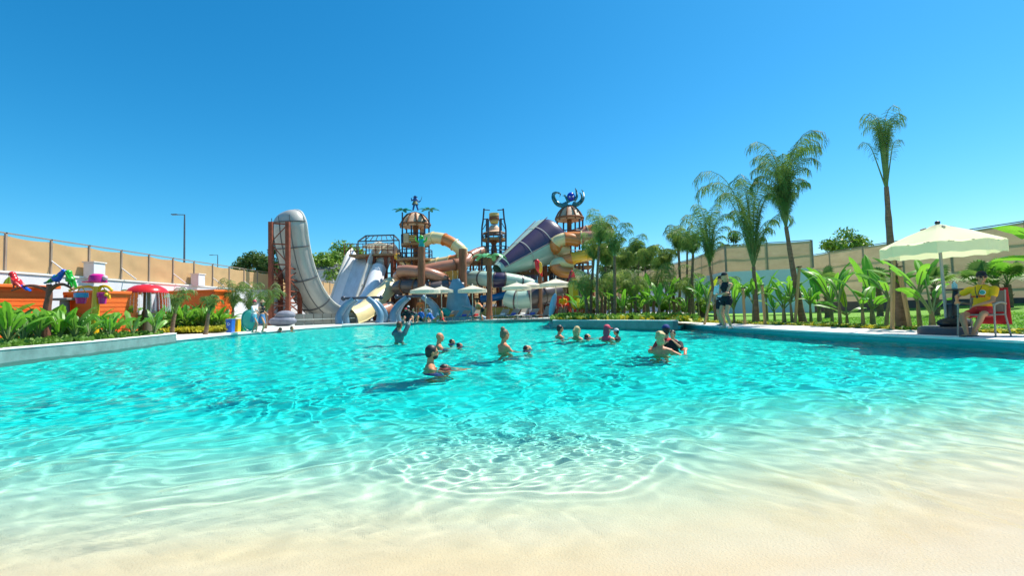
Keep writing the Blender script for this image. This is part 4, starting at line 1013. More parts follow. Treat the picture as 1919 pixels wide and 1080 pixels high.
# ---- post lattices, decks, stairs behind everything
def deck_block(label,x0,x1,Ya,Yb,levels,rail=.9,nx=4,group='timber and steel play decks'):
    c=col((x0+x1)/2,Ya,.12); o=thing('play_deck',label,'play platform',c,group=group); xa=at(x0,540,Ya).x; xb_=at(x1,540,Ya).x
    zs=[at((x0+x1)/2,l,Ya).z for l in levels]; zt=max(zs)+rail
    xs=[xa+(xb_-xa)*i/nx for i in range(nx+1)]
    for x in xs:
        for Y in (Ya,Yb): MB().tube([(x,Y,.1),(x,Y,zt)],.11,7).build('column',mRust if Y==Ya else mWood,o)
    for z in zs:
        MB().box(((xa+xb_)/2,(Ya+Yb)/2,z),(xb_-xa+.3,Yb-Ya+.3,.2)).build('deck',mPlank,o,smooth=False)
        for h in (rail*.33,rail*.66,rail): MB().bar((xa,Ya-.05,z+h),(xb_,Ya-.05,z+h),.06).build('rail',mRust,o,smooth=False)
        mb=MB(); k=int((xb_-xa)/.28)
        for i in range(k): mb.bar((xa+.28*i,Ya-.05,z+.1),(xa+.28*i,Ya-.05,z+rail),.045)
        mb.build('balusters',mRust,o,smooth=False)
    zz=[.1]+zs
    zz=sorted(zz)
    for z0,z1 in zip(zz,zz[1:]):
        for i in range(nx):
            MB().bar((xs[i],Ya,z0),(xs[i+1],Ya,z1-.15),.07).build('brace',mRust,o,smooth=False)
    # stair
    z0,z1=zz[0],zz[1]; mb=MB(); ns=12
    for i in range(ns): mb.box((xa+.6+(i/ns)*2.2,Ya-.7,z0+(z1-z0)*(i+1)/ns),(.30,.9,.05))
    st=mb.build('stair_treads',mPlank,o,smooth=False)
    return o
deck_block('rust railed deck left of the pirate tower trunk',738,776,46.5,49,[505,545,572],nx=3)
deck_block('rust railed deck under the striped tube slide',784,862,46.5,50,[500,548],nx=5)
deck_block('rust railed deck below the tipping barrel tower',866,948,46.5,50,[490,520,560],nx=5)
deck_block('rust railed deck beneath the big cone slide',956,1036,47.5,51,[512,545,572],nx=5)
deck_block('rust railed deck at the foot of the octopus tower',1040,1112,48,51,[500,532,565],nx=4)
def panel_wall(label,x0,x1,y0,y1,Y,m,name='plank_screen'):
    a=at(x0,y0,Y); b=at(x1,y1,Y); o=thing(name,label,'screen',((a.x+b.x)/2,Y,.12),group='screens and huts among the towers')
    n_=max(3,int((b.x-a.x)/.22)); mb=MB()
    for i in range(n_): mb.box((a.x+(b.x-a.x)*(i+.5)/n_,Y,(a.z+b.z)/2+.04*(i%2)),((b.x-a.x)/n_-.02,.08,a.z-b.z))
    mb.build('plank_panel',m,o,smooth=False)
    MB().box(((a.x+b.x)/2,Y-.06,a.z),(b.x-a.x+.1,.1,.1)).build('top_rail',mWood,o,smooth=False)
    for x in (a.x,b.x): MB().box((x,Y,a.z/2),(.14,.14,a.z)).build('post',mWood,o,smooth=False)
mOlive=M('olive_wall',(.28,.25,.06),.8,var=.2)
panel_wall('ochre plank screen under the terracotta slides',762,800,512,530,43.5,mSign)
panel_wall('yellow plank screen behind the striped slide',822,862,505,528,45,mSign)
panel_wall('dark ridged screen above the right parasols',975,1012,515,530,44,mPurp)
panel_wall('olive yellow wall low behind the loungers',880,968,577,598,40.5,mOlive)
panel_wall('tan plank wall under the mint cone',955,1035,502,512,46.5,mPlank)
panel_wall('long brown screen low behind the arch and parasols',742,880,560,596,45,mWood)
panel_wall('stone coloured hut wall behind the octopus tower',1040,1100,520,600,46.5,mStone)
# ---- big artificial tree trunks / palms
def post_tree(label,x,ytop,Y,r,leaves=None,lmat=None,ybase=None,group='carved posts of the play area'):
    c=col(x,Y,.12); t=at(x,ytop,Y); o=thing('carved_post',label,'play post',c,group=group)
    tr=MB(); palm_trunk(tr,[c,c.lerp(t,.5),t],r*1.1,r*.85); tr.build('trunk',mWood,o)
    if leaves:
        for k in range(leaves):
            mb=MB(); blade(mb,t,6.283*k/leaves+.3,R(35),1.75,.62,R(105),fold=.25,n=8,pet=.05); mb.build('leaf',lmat,o)
    return o
mFake=M('plastic_leaf_green',(.12,.42,.16),.4,var=.15); 
post_tree('thick brown carved post in front of the pirate tower with a green figure on top',790,463,38.5,.34)
post_tree('thick brown carved post right of the striped slide',867,467,40,.38)
post_tree('brown post topped by pale green plastic palm leaves left of the cone slide',917,485,37,.22,6,mFake)
post_tree('brown post behind the middle parasols',1012,520,39,.2)
c=at(790,457,38.5); o=thing('statue','small green and blue sea creature figure on the carved post','statue',c)
MB().lathe([(0,.5),(.2,.45),(.28,.2),(.22,0),(.3,-.35),(0,-.4)],c,12).build('body',mTeal,o); MB().sphere(c+Vector((.0,-.1,.52)),(.2,.2,.2)).build('head',mGreen,o)
for sg in(-1,1): MB().tube([c+Vector((sg*.15,-.1,.1)),c+Vector((sg*.42,-.15,.25)),c+Vector((sg*.5,-.15,.55))],[.09,.07,.05],6).build('arm',mGreen,o)
# macaw figures
def perched(label,px,py,Y,m1,m2,s):
    c=at(px,py,Y); o=thing('parrot_figure',label,'parrot figure',c-Vector((0,0,.5*s)),group='parrot figures among the towers')
    MB().tube(crom([c+Vector((.30*s,0,-.85*s)),c+Vector((.1*s,0,-.3*s)),c,c+Vector((-.10*s,0,.38*s)),c+Vector((-.16*s,0,.62*s))],4),[.05*s]+[s*k for k in(.1,.15,.2,.25,.28,.3,.3,.29,.27,.25,.23,.22,.21,.2,.17,.1)],10).build('body',m1,o)
    for sg in(-1,1): MB().sphere(c+Vector((.16*s,sg*.2*s,-.1*s)),(.16*s,.1*s,.5*s),10,8).build('wing',m2,o)
    MB().tube([c+Vector((-.2*s,0,.58*s)),c+Vector((-.38*s,0,.5*s)),c+Vector((-.38*s,0,.36*s))],[.1*s,.06*s,.01*s],6).build('beak',mBlk,o)
perched('red and yellow parrot figure on a post below the cone slide',1009,500,38.5,mRed,mYelS,1.0)
post_tree('slim brown post carrying the red and yellow parrot figure',1013,508,38.6,.14)
# ---- whale-tail fountain, dolphin slab
c=col(858,36,.12); o=thing('fin_sculpture','blue-grey fin shaped fountain standing behind the left parasols','play sculpture',c)
zt=at(856,526,36).z
MB().sweep([c+Vector((.15,0,0)),c+Vector((.05,0,zt*.45)),c+Vector((-.05,0,zt*.8)),c+Vector((-.1,0,zt))],lambda t:[(math.cos(a)*(1.15*(1-t)**.8*.75+.28),math.sin(a)*(.4-.2*t)) for a in [k*6.283/14 for k in range(14)]],side=Vector((1,0,0))).build('upright_fin',mAqua,o)
MB().tube(crom([c+Vector((.4,0,1.1)),c+Vector((1.1,0,.85)),c+Vector((1.8,-.1,.25)),c+Vector((2.2,-.1,.1))],5),[.35*(1-.04*i) for i in range(16)],9).build('curved_flank',mAqua,o)
MB().tube(crom([c+Vector((-1.9,-.3,.12)),c+Vector((-1.7,-.3,.6)),c+Vector((-1.0,-.2,.75)),c+Vector((-.6,-.2,.5))],5),[.3]*16,9).build('water_barrel',mTeal,o)
# ================================================================= right side: fences, plants, parasols, furniture
mFab2=M('fence_fabric_beige',(.58,.40,.24),.9,var=.10,vs=1.0,bump=.5,bs=2.0,trans=.25,stretch=(1,1,2.2),c2=(.66,.48,.30))
mWhB=M('white_wall_right',(.70,.76,.82),.8,var=.06,vs=.8)
def poly_fence(label,pts,z0,z1,rails,seed,n=1,posts=True,mat=mFab2,base=0):
    o=thing('fabric_fence',label,'fence',(*pts[0].xy,.1)); L_=pts
    for i in range(len(L_)-1):
        a,b=L_[i],L_[i+1]; d=(b-a).normalized(); sd=(-d.y,d.x,0); m=max(1,round((b-a).length/2.6))
        for k in range(m):
            p=a.lerp(b,k/m); q=a.lerp(b,(k+1)/m)
            mb=MB(); cloth(mb,(p.x,p.y,0),(q.x,q.y,0),z0,z1-.05,seed+i*9+k,.02,side=sd); mb.build('fabric_panel',mat,o,smooth='all')
            MB().box((p.x-sd[0]*.05,p.y-sd[1]*.05,(z0+z1)/2-base/2),(.10,.10,z1-z0+base)).build('post',mPostG,o,smooth=False)
            for z in rails:
                MB().bar((p.x-sd[0]*.06,p.y-sd[1]*.06,z),(q.x-sd[0]*.06,q.y-sd[1]*.06,z),.045).build('rail',mRail,o,smooth=False)
    return o
fr=[Vector((24.2,12,0)),Vector((23.2,17,0)),Vector((22.3,23,0)),Vector((21.7,28,0)),Vector((21.4,33.5,0))]
poly_fence('tall beige shade-cloth fence with three rails behind the lawn on the right',fr,.75,4.22,(4.22,3.25,2.25,1.3),100)
o=thing('boundary_wall','low dark plinth under the tall beige fence behind the lawn','wall',(22.5,24,.3))
for a,b in zip(fr,fr[1:]): MB().bar((a.x+.03,a.y,.45),(b.x+.03,b.y,.45),.16,.75).build('plinth_section',M('plinth_brown',(.12,.09,.08),.9),o,smooth=False)
fw=[Vector((at(1527,560,27.6).x,27.6,0)),Vector((at(1362,560,29.2).x,29.2,0)),Vector((at(1300,560,37).x,37,0)),Vector((at(1180,560,54).x,54,0))]
poly_fence('beige shade-cloth fence on the white wall behind the feather palms',fw,2.95,4.65,(4.65,3.8,2.95),140)
o=thing('boundary_wall','smooth white wall below the beige cloth behind the feather palms','wall',(17,28.5,.3))
for a,b in zip(fw,fw[1:]): MB().bar((a.x,a.y+.12,1.6),(b.x,b.y+.12,1.6),.2,2.7).build('wall_section',mWhB,o,smooth=False)
# trees beyond the fences
broad_tree('round green tree rising beyond the fence left of the tallest palm',(at(1582,440,42).x,42,0),8.2,2.6,5,group='trees beyond the fences',leaf=mTreeLeaf2,nblob=14,nl=240)
broad_tree('dense green tree crown just above the fence left of the middle palms',(at(1372,440,44).x,44,0),8.3,2.5,6,group='trees beyond the fences')
broad_tree('dark olive tree left of the half-pipe slide above the tan fence',(at(478,470,66).x,66,0),12.3,4.2,7,group='trees beyond the fences',nblob=18,nl=300,size=.22)
broad_tree('green tree directly behind the half-pipe slide, taller than its neighbours',(at(520,470,64).x,64,0),12.5,3.4,8,group='trees beyond the fences',nblob=14,nl=280,size=.22)
broad_tree('bright green bushy tree between the half-pipe and the white slide',(at(612,500,62).x,62,0),11,4.2,9,group='trees beyond the fences',leaf=mTreeLeaf2,nblob=18,nl=300,size=.22)
broad_tree('mid green tree whose top shows just left of the white slide',(at(650,480,64).x,64,0),12,4.0,10,group='trees beyond the fences',leaf=mTreeLeaf2,nblob=18,nl=300,size=.22)
broad_tree('distant green tree seen between the palms right of the octopus tower',(at(1205,480,60).x,60,0),9.5,4.2,12,group='trees beyond the fences',nblob=18,nl=300,size=.25)
broad_tree('distant tree behind the palms nearest the octopus tower',(at(1160,480,62).x,62,0),9.0,3.4,13,group='trees beyond the fences',nblob=14,nl=260,size=.25)
# small house behind the left trees
o=thing('house','small pale house behind the fence left of the bright bushy tree','house',(at(592,500,60).x,60,.1))
c=at(592,506,60); MB().box((c.x,61,c.z/2),(5,3,c.z)).build('wall',mWhite,o,smooth=False)
mb=MB(); x0,x1=c.x-2.9,c.x+2.9; mb.add([(x0,59.2,c.z),(x1,59.2,c.z),(x1,62.8,c.z),(x0,62.8,c.z),(x0,61,c.z+1.1),(x1,61,c.z+1.1)],[(0,1,5,4),(2,3,4,5),(0,4,3),(1,2,5),(3,2,1,0)]); mb.build('roof',M('roof_grey',(.22,.22,.24),.8),o,smooth=False)
# ---------------------------------------------------------------- feather palms
def bz(px,py,z=.13): return onz(px,py,z)
def deg(*a): return [(R(x),R(e),l,R(d)) for x,e,l,d in a]
b=bz(1692,615,.14); Y=b.y
queen_palm('tallest palm, its upright fountain crown high above the white parasol',b,at(1661,350,Y),0,0,[(R(i*137.5),R(86+3*((i*7)%5)/5),2.0+.42*((i*3)%7)/7,R(150+10*(i%6))) for i in range(15)]+deg((170,76,1.5,150),(10,77,1.55,150)),r0=.125,r1=.05,seed=2,mid=at(1664,430,Y).lerp(b,.25),frn=22,ll=.36,hang=1.4,wid=.007,pw=9,st0=(.46,.56))
st=at(1668,500,Y)
def stake(label,px0,py0,px1,py1,Y,z=.14):
    a=col(px0,Y-.35,z); t=at(px1,py1,Y-.3); o=thing('support_stake',label,'wooden stake',a,group='wooden stakes propping the palms'); MB().bar(a,t,.07).build('pole',mStake,o,smooth=False); MB().box(t,(.12,.12,.03)).build('tie',mBlk,o,smooth=False)
stake('light wooden stake upright on the left of the tallest palm trunk',1672,0,1674,484,Y)
stake('wooden stake leaning against the right of the tallest palm trunk',1706,0,1684,500,Y)
b=bz(1506,606,.14); Y=b.y
queen_palm('tall leaning palm whose top frond arches far to the right',b,at(1473,425,Y),0,0,deg((10,82,4.96,190),(5,85,4.37,195),(185,86,3.42,170),(350,84,3.30,180),(200,84,3.07,170),(95,87,3.78,150),(270,85,3.42,170),(20,78,2.60,190),(170,76,2.48,190),(240,84,3.19,160),(300,87,3.89,140),(310,86,3.54,160),(60,84,3.30,170),(190,86,4.01,165),(0,86,3.78,170),(150,86,3.07,180),(30,80,1.77,150),(190,78,1.65,150),(100,84,2.24,150),(320,82,2.01,160),(150,84,2.60,160),(0,86,2.83,170),(210,80,1.42,150)),r0=.115,r1=.06,seed=4,pw=4.0,st0=(.2,.35),mid=at(1487,510,Y),frn=60,ll=.58,hang=1.5,wid=.011)
stake('thick wooden stake left of the leaning palm',1490,0,1498,500,Y)
b=bz(1419,606,.14); Y=b.y
queen_palm('palm with a long frond arching to the left, beside the standing women',b,at(1412,500,Y),0,0,deg((182,80,5.25,190),(178,77,4.61,190),(150,84,4.61,165),(90,87,4.74,150),(10,84,4.10,180),(355,72,3.07,200),(200,82,3.84,185),(270,86,4.35,150),(30,86,4.35,160),(330,84,3.84,180),(120,85,4.10,165),(230,84,4.22,170),(80,88,4.74,120),(345,82,4.35,185),(170,80,1.92,150),(10,78,2.05,150),(100,84,2.56,150),(320,82,2.30,160),(200,84,2.82,160),(20,80,1.54,150)),r0=.095,r1=.06,seed=5,pw=3.8,st0=(.2,.35),frn=60,ll=.58,hang=1.5,wid=.011)
b=bz(1342,603,.14); Y=b.y
queen_palm('slim palm just left of the standing women',b,at(1330,500,Y),0,0,deg((90,88,3.66,150),(185,84,3.19,180),(0,84,3.19,180),(270,86,3.42,170),(150,84,3.07,180),(40,86,3.42,165),(320,84,2.95,185),(220,86,3.54,165),(100,86,3.42,150),(200,80,2.60,190),(10,79,2.60,190),(170,80,1.42,150),(10,78,1.53,150),(100,84,1.89,150),(320,82,1.77,160)),r0=.08,r1=.05,seed=6,st0=(.1,.22),frn=48,ll=.42,hang=1.1,wid=.013)
pal=[(1300,600,478,425,'palm with a wide drooping crown left of the slim palm',21),(1271,598,470,415,'palm with an arching frond to the left, at the bend of the path',22),(1284,592,470,440,'palm half hidden behind the bend of the path',23),
 (1120,600,462,390,'palm with the highest crown of the palm bed, right of the octopus tower',31),(1108,599,490,430,'palm in front of the yellow tube slide with a trailing crown',32),(1152,600,480,405,'upright palm with a pale thin trunk in the palm bed',33),(1180,590,500,455,'shorter leafy palm in the middle of the palm bed',34),(1212,588,500,452,'dense feathery palm behind the tall banana leaf',35),(1238,590,505,480,'low palm at the right end of the palm bed',36),(1165,585,505,470,'bushy palm behind the upright pale-trunked palm',37),(1133,598,500,450,'double-trunked palm beside the highest crown',38),(1195,583,490,440,'far palm showing between its dense neighbours',39),(1250,585,500,455,'thin far palm by the garden path',40)]
for px,py,yt,ytop,lb,sd in pal:
    z=.25 if px<1225 else .13; b=onz(px,py,z) if py>588 else col(px,26+(600-py)*.5,z)
    t=at(px+rnd.uniform(-5,5),yt,b.y); hh=at(px,ytop,b.y).z-t.z
    queen_palm(lb,b,t,hh*1.15,14,None,r0=.085,r1=.06,seed=sd,st0=(.1,.3),pw=4.5,lm=mPalmLeafB if sd%3 else None,frn=30,ll=.42*max(1,b.y/17),hang=1.2,wid=.010*max(1,b.y/17))
for i,(px,Y,yt,ytop,lb) in enumerate(((1098,24,560,505,'low feathery palm at the left end of the palm bed'),(1128,25,562,500,'low feathery palm tucked behind the clustered trunks'),(1146,23.5,556,498,'low feathery palm left of the pale-trunked palm'),(1172,24,560,505,'low feathery palm right of the pale-trunked palm'),(1190,23,558,500,'low feathery palm before the far bushes'),(1206,26,560,490,'low feathery palm left of the tall banana leaf'),(1228,25,556,492,'low feathery palm between the two broad banana plants'),(1262,24,556,488,'low feathery palm at the start of the garden path'),(1292,23,560,500,'low feathery palm beyond the bend of the path'),(1355,24,565,505,'low feathery palm against the white wall behind the women'))):
    b=col(px,Y,.14); t=at(px,yt,Y); queen_palm(lb,b,t,(at(px,ytop,Y).z-t.z)*1.3,11,None,r0=.09,r1=.07,seed=900+i,st0=(.1,.3),pw=2.5,lm=mPalmLeafB,frn=26,ll=.5,hang=.9,wid=.012,group='low feathery palms')
# palms beside the left lattice tower and behind the left wall
for px,Y,yb,yt,lb,sd in ((437,26.5,575,525,'thin feathery palm between the orange hut and the towers, leftmost of three',51),(468,27,580,528,'thin feathery palm, middle of the three beside the rust tower',52),(497,28,580,530,'thin feathery palm closest to the rust tower',53)):
    b=col(px,Y,.12); t=at(px,yb+6,Y); queen_palm(lb,b,t,at(px,yt,Y).z-t.z+.6,12,None,r0=.10,r1=.07,seed=sd,frn=26,ll=.45,hang=1.2,wid=.013,st0=(.1,.25),group='feather palms on the left')
for px,Y,yt,lb,sd in ((52,18.5,520,'scruffy palm top behind the red parrot',61),(226,18.9,522,'small dry palm top above the yellow bucket tree',62),(322,19.6,528,'dry curled palm top right of the mushroom',63),(385,20,545,'small palm top above the long orange hut',64)):
    b=col(px,Y,.2); t=at(px+6,588,Y); queen_palm(lb,b,t,(588-yt)/853*Y*1.1,9,None,r0=.09,r1=.06,seed=sd,frn=18,ll=.3,hang=.9,wid=.018,group='feather palms on the left')
# ---------------------------------------------------------------- fan palms against the right fence
for px,py,H,lb,sd,mt in ((1870,568,1.15,'bright fan palm against the fence right of the seated lifeguard',71,mBanana),(1893,570,.95,'darker fan palm behind the bright one at the right fence',72,None),(1838,566,1.0,'tall thin-leaved fan palm behind the lifeguard',73,None),(1755,568,1.15,'fan palm by the fence left of the parasol pole',74,None),(1650,566,1.3,'dark leaning fan palm under the left edge of the white parasol',75,None),(1552,562,1.4,'small dark palm at the fence right of the leaning palm',76,None)):
    Y=18.5 if px>1700 else 21; b=col(px,Y,0); b.z=lawn_z(b.x,b.y); fan_palm(lb,b,H,9,1.0,'fan palms by the right fence',sd,mat=mt,r=.13)
# ---------------------------------------------------------------- banana plants
def ban(px,py,z,lb,leaves,sH,seed,r=.06,yellow=(),Y=None,lean=(0,0)):
    b=onz(px,py,z) if Y is None else col(px,Y,z); return banana(lb,b,leaves,sH,r,yellow=yellow,seed=seed,lean=lean)
ban(1636,610,.14,'banana plant with two tall green leaves left of the white parasol',[(150,84,1.75,.42,28,.2),(60,80,1.9,.40,30,.22),(200,55,1.2,.34,60,.3),(330,50,1.1,.3,80,.3),(270,60,.9,.28,90,.3)],.55,1,.075)
ban(1618,612,.14,'slim banana plant with one drooping leaf beside the two-leaved one',[(180,70,1.5,.30,75,.3),(30,66,1.1,.3,70,.3),(240,50,.9,.28,90,.3)],.6,2,.05)
ban(1588,610,.14,'young banana plant with one glowing yellow-green upright leaf',[(95,86,1.05,.42,20,.25),(185,45,1.1,.3,60,.25),(0,40,.7,.22,60,.3),(160,35,1.0,.25,40,.3)],.4,3,.045,yellow=(0,))
ban(1536,603,.14,'banana plant with a broad upright leaf right of the leaning palm',[(80,82,1.5,.46,20,.25),(195,60,1.0,.3,80,.3),(320,50,.9,.28,80,.3),(150,70,1.1,.3,60,.3)],.55,4,.08)
ban(1470,607,.14,'banana plant with several drooping leaves between the two big palms',[(180,64,1.2,.30,85,.3),(20,70,1.1,.3,70,.3),(110,80,1.2,.28,35,.3),(250,60,1.0,.3,90,.3),(330,55,.9,.28,90,.3)],.6,5,.07)
ban(1452,604,.14,'smaller banana plant left of the many-leaved one',[(170,66,.9,.26,80,.3),(40,60,.8,.24,80,.3),(90,78,.9,.22,30,.3)],.45,6,.05)
ban(1748,618,.14,'banana plant with long stalks reaching up under the white parasol',[(150,72,1.9,.34,48,.45),(60,74,1.9,.30,55,.45),(30,62,1.5,.28,80,.4),(190,58,1.3,.26,70,.45),(20,45,1.0,.24,60,.3)],.45,7,.07)
ban(1998,640,.14,'large banana leaves entering the picture from the right edge',[(172,58,1.5,.34,66,.2),(165,20,1.2,.32,42,.15),(150,70,1.2,.3,70,.3)],1.5,8,.09,Y=9.2)
bpl=[(1216,597,'tall banana plant with one bright upright leaf in the palm bed',[(90,87,1.75,.46,12,.2),(170,60,1.2,.34,70,.25),(10,55,1.1,.3,80,.3),(210,72,1.2,.3,60,.3)],.75),(1236,598,'banana plant with broad leaves at the right end of the palm bed',[(100,76,1.4,.44,35,.2),(20,66,1.2,.4,60,.25),(340,58,1.1,.36,70,.3),(170,66,1.1,.34,60,.3),(60,80,1.3,.4,30,.2)],.7)]
for i,(px,py,lb,sp_,sh_) in enumerate(bpl): ban(px,py,.25,lb,sp_,sh_,20+i,.08)
lbs=['beside the yellow hibiscus','behind the women','next to the slim palm','with narrow leaves','at the edge of the path','with low wide leaves','under the drooping crown','near the wall end']
xs_=[(1376,606,'banana plant just right of the standing women'),(1396,605,'low banana plant between the women and the arching palm'),(1438,602,'banana plant in front of the white wall'),(1310,600,'banana plant left of the standing women'),(1326,601,'narrow banana plant beside the slim palm'),(1286,599,'banana plant at the start of the path'),(1200,598,'dark low banana plant in the middle of the palm bed'),(1184,598,'banana plant with arching leaves near the pale-trunked palm'),(1168,599,'low banana plant beside the pale-trunked palm'),(1142,598,'small banana plant between the palm trunks'),(1098,598,'leafy banana plant left of the clustered palm trunks'),(1084,597,'small banana plant near the lifeguard stand'),(1520,604,'low banana plant under the broad upright leaf'),(1560,606,'short banana plant on the lawn edge'),(1256,600,'banana plant behind the rounded wall end')]
for i,(px,py,lb) in enumerate(xs_):
    rr=random.Random(90+i); L0=1.5*rr.uniform(.75,1.15)
    ban(px,py,.14 if px>1240 else .25,lb,banana_spec(rr,7,L0,.30),.5+.5*rr.random(),120+i,.05,yellow=(2,) if i in(4,11) else ())
# left bed plants
LB=[(2,640,1.9,.40,'huge banana leaf at the left picture edge',[(85,88,1.9,.42,10,.1),(40,70,1.3,.34,60,.3),(330,60,1.0,.3,80,.3)],.5),
 (228,622,1.6,.4,'tall banana plant with a dark arching leaf left of the mushroom',[(120,80,1.6,.40,48,.2),(30,62,1.5,.36,75,.3),(340,50,1.2,.32,70,.3),(200,60,1.0,.3,80,.3)],.55)]
for i,(px,py,_,_,lb,sp_,sh_) in enumerate(LB): ban(px,py,.25,lb,sp_,sh_,200+i,.07)
prot=[]
for k in range(4):
    rr=random.Random(300+k); o=banana('broad-leaved shrub in the left bed',(0,0,0),[(i*137+rr.uniform(-20,20),rr.uniform(48,86),rr.uniform(.5,1.0),rr.uniform(.14,.24)*(1,.42,1.15,.6)[k],rr.uniform(25,(100,60,110,80)[k]),rr.uniform(.3,.45)) for i in range((13,24,10,17)[k])],.12,.05,seed=300+k,name='leafy_shrub',cat='shrub',mat=(mStrel,mGrn,mBanana,mYel if False else mTreeLeaf2)[k],group='leafy shrubs in the left planting bed'); prot.append((o,kids(o)))
spots=[(18,655),(34,640),(50,658),(66,636),(74,652),(90,640),(104,655),(122,644),(138,652),(150,632),(166,648),(182,636),(196,646),(206,628),(216,642),(242,640),(252,626),(262,636),(272,622),(284,634),(292,622),(30,622),(58,618),(8,624),(112,622),(128,616),(245,612),(268,606)]
sp2=[(312,622),(326,620),(340,618),(352,619),(366,616),(380,616),(394,614),(408,612),(330,606),(362,604),(392,602),(345,596),(415,606)]
cnt_={}; ordn='first second third fourth fifth sixth seventh eighth ninth tenth eleventh twelfth thirteenth fourteenth fifteenth sixteenth seventeenth eighteenth nineteenth twentieth twenty-first twenty-second twenty-third twenty-fourth twenty-fifth twenty-sixth twenty-seventh twenty-eighth'.split()
allsp=[]
for i,(px,py) in enumerate(spots+sp2):
    lim=650-.072*px if i<len(spots) else 999
    row='front' if py>645-.08*px else 'back'; allsp.append((px,min(py,lim),row,i))
ranks={}
for rw in ('front','back'):
    for k_,q in enumerate(sorted(a for a in allsp if a[2]==rw)): ranks[q[3]]=k_
rows_={a[3]:a[2] for a in allsp}; spots=[(a[0],a[1]) for a in allsp[:len(spots)]]
for i,(px,py) in enumerate(spots+sp2):
    z=.25 if i<len(spots) else .21
    b=onz(px,py-3,z); 
    if i>=len(spots): b=col(px,22.6+(622-py)*.16,z)
    o,ks=prot[i%4]; sc_=(1.25 if i<len(spots) else 1.6)*random.Random(i).uniform(.75,1.3)
    near=[('the red parrot perch',86),('the grey pedestal',122),('the yellow bucket tree',178),('the mushroom fountain',274),('the long orange hut',365),('the left picture edge',5),('the blue bin',425),('the end of the curved wall',320)]
    nn_=sorted(near,key=lambda q:abs(q[1]-px)); side_='just left of' if px<nn_[0][1]-4 else ('just right of' if px>nn_[0][1]+4 else 'directly below'); row=rows_[i]
    cnt_[row]=cnt_.get(row,0)+0; lbl=f"{['dense','spiky','broad','upright'][i%4]} green shrub by {nn_[0][0]}, {ordn[ranks[i]]} from left in {row} row"
    if i<4: o.location=b; o.rotation_euler=(0,0,i*1.3); o.scale=(sc_,)*3; o['label']=lbl
    else: copy_tree(o,b,i*1.9,sc_,label=lbl,ks=ks)
# ground cover (uncountable)
rr=random.Random(77)
def scatter(poly_fn,n,z):
    out=[]
    while len(out)<n:
        p=poly_fn(); out.append((p.x,p.y,z(p) if callable(z) else z))
    return out
A_=lerp_line(deckback[2:],60)
def strip(w_=1.1):
    i=rr.randrange(len(A_)); p=A_[i]; return Vector((p.x+.08+rr.random()**1.5*w_,p.y+rr.uniform(-.15,.15),0))
tuft_field('ground_cover','yellow-green low plants edging the deck on the right',scatter(strip,480,.13),mYel,.15,.6,rr,'ground cover')
tuft_field('ground_cover','green low plants behind the yellow edging on the right',scatter(lambda:strip(1.5),300,.13),mGrn,.13,.8,rr,'ground cover')
def islp():
    u=rr.random(); L_=iw[3:-3]; i=rr.randrange(len(L_)); p=L_[i]; q=p+Vector((rr.uniform(.25,.9)+.5*rr.random(),rr.uniform(.35,2.6),0)); return q
tuft_field('ground_cover','yellow-leaved low plants on the palm bed beside the pool',scatter(islp,520,.25),mYel,.30,.9,rr,'ground cover')
tuft_field('ground_cover','green low plants among the palms of the palm bed',scatter(islp,420,.25),mGrn,.36,1.0,rr,'ground cover')
def lbp():
    i=rr.randrange(len(lw)-4); p=lw[i]; return Vector((p.x-.35-rr.random()**1.3*3.0,p.y+rr.uniform(-.3,.3),0))
tuft_field('ground_cover','low green leaves filling the left planting bed',scatter(lbp,700,.24),mGrn,.24,1.0,rr,'ground cover',nb=12)
def lb2():
    return col(rr.uniform(296,428),rr.uniform(21.8,25.2),.2)
tuft_field('ground_cover','yellow-green low leaves in front of the long orange hut',[(p.x,p.y,.2) for p in [lb2() for _ in range(420)] if p.y<27],mYel,.30,1.0,rr,'ground cover')
def grs():
    y=rr.uniform(8,20); x=rr.uniform(bl(y)+1,bl(y)+9); return Vector((x,y,0))
tuft_field('lawn_grass','fine green blades of the mown lawn on the right',[(p.x,p.y,lawn_z(p.x,p.y)) for p in [grs() for _ in range(6000)]],leafM('grass_blade',(.12,.34,.02),(.28,.55,.05),.4),.045,1.2,rr,'grass',nb=6)
# background mass of shrubs by the path
for i,(px,Y,H,cr_,lb) in enumerate(((1150,30,1.6,1.2,'round bush behind the palm bed near the octopus tower'),(1190,33,1.9,1.5,'larger round bush behind the middle of the palm bed'),(1235,34,1.7,1.3,'bush behind the right end of the palm bed'),(1105,31,1.7,1.2,'bush left of the clustered palm trunks'),(1265,33,1.6,1.3,'bush at the far end of the garden path'),(1312,26,1.2,1.0,'bush against the white wall left of the women'))):
    broad_tree(lb,(at(px,590,Y).x,Y,.12),H,cr_,400+i,group='bushes behind the palms',leaf=mTreeLeaf2,nblob=9,nl=160,size=.12,name='bush')
# ---------------------------------------------------------------- parasols over the loungers
wg='white parasols over the loungers'
for px,yt,Y,hf,lb in ((797,536,33.6,1.12,'white parasol on the far left of the left-hand row'),(827,537,36,1.05,'white parasol in the middle of the left-hand row'),(885,535,34,1.10,'white parasol at the right end of the left-hand row, left of the plastic palm'),(968,530,34,1.10,'white parasol leftmost of the right-hand row'),(994,528,36,1.05,'white parasol in the middle of the right-hand row'),(1041,523,34,1.25,'white parasol rightmost of the row, over the lifeguard stand')):
    parasol(lb,px,yt,None,Y,hf,wg,.22)
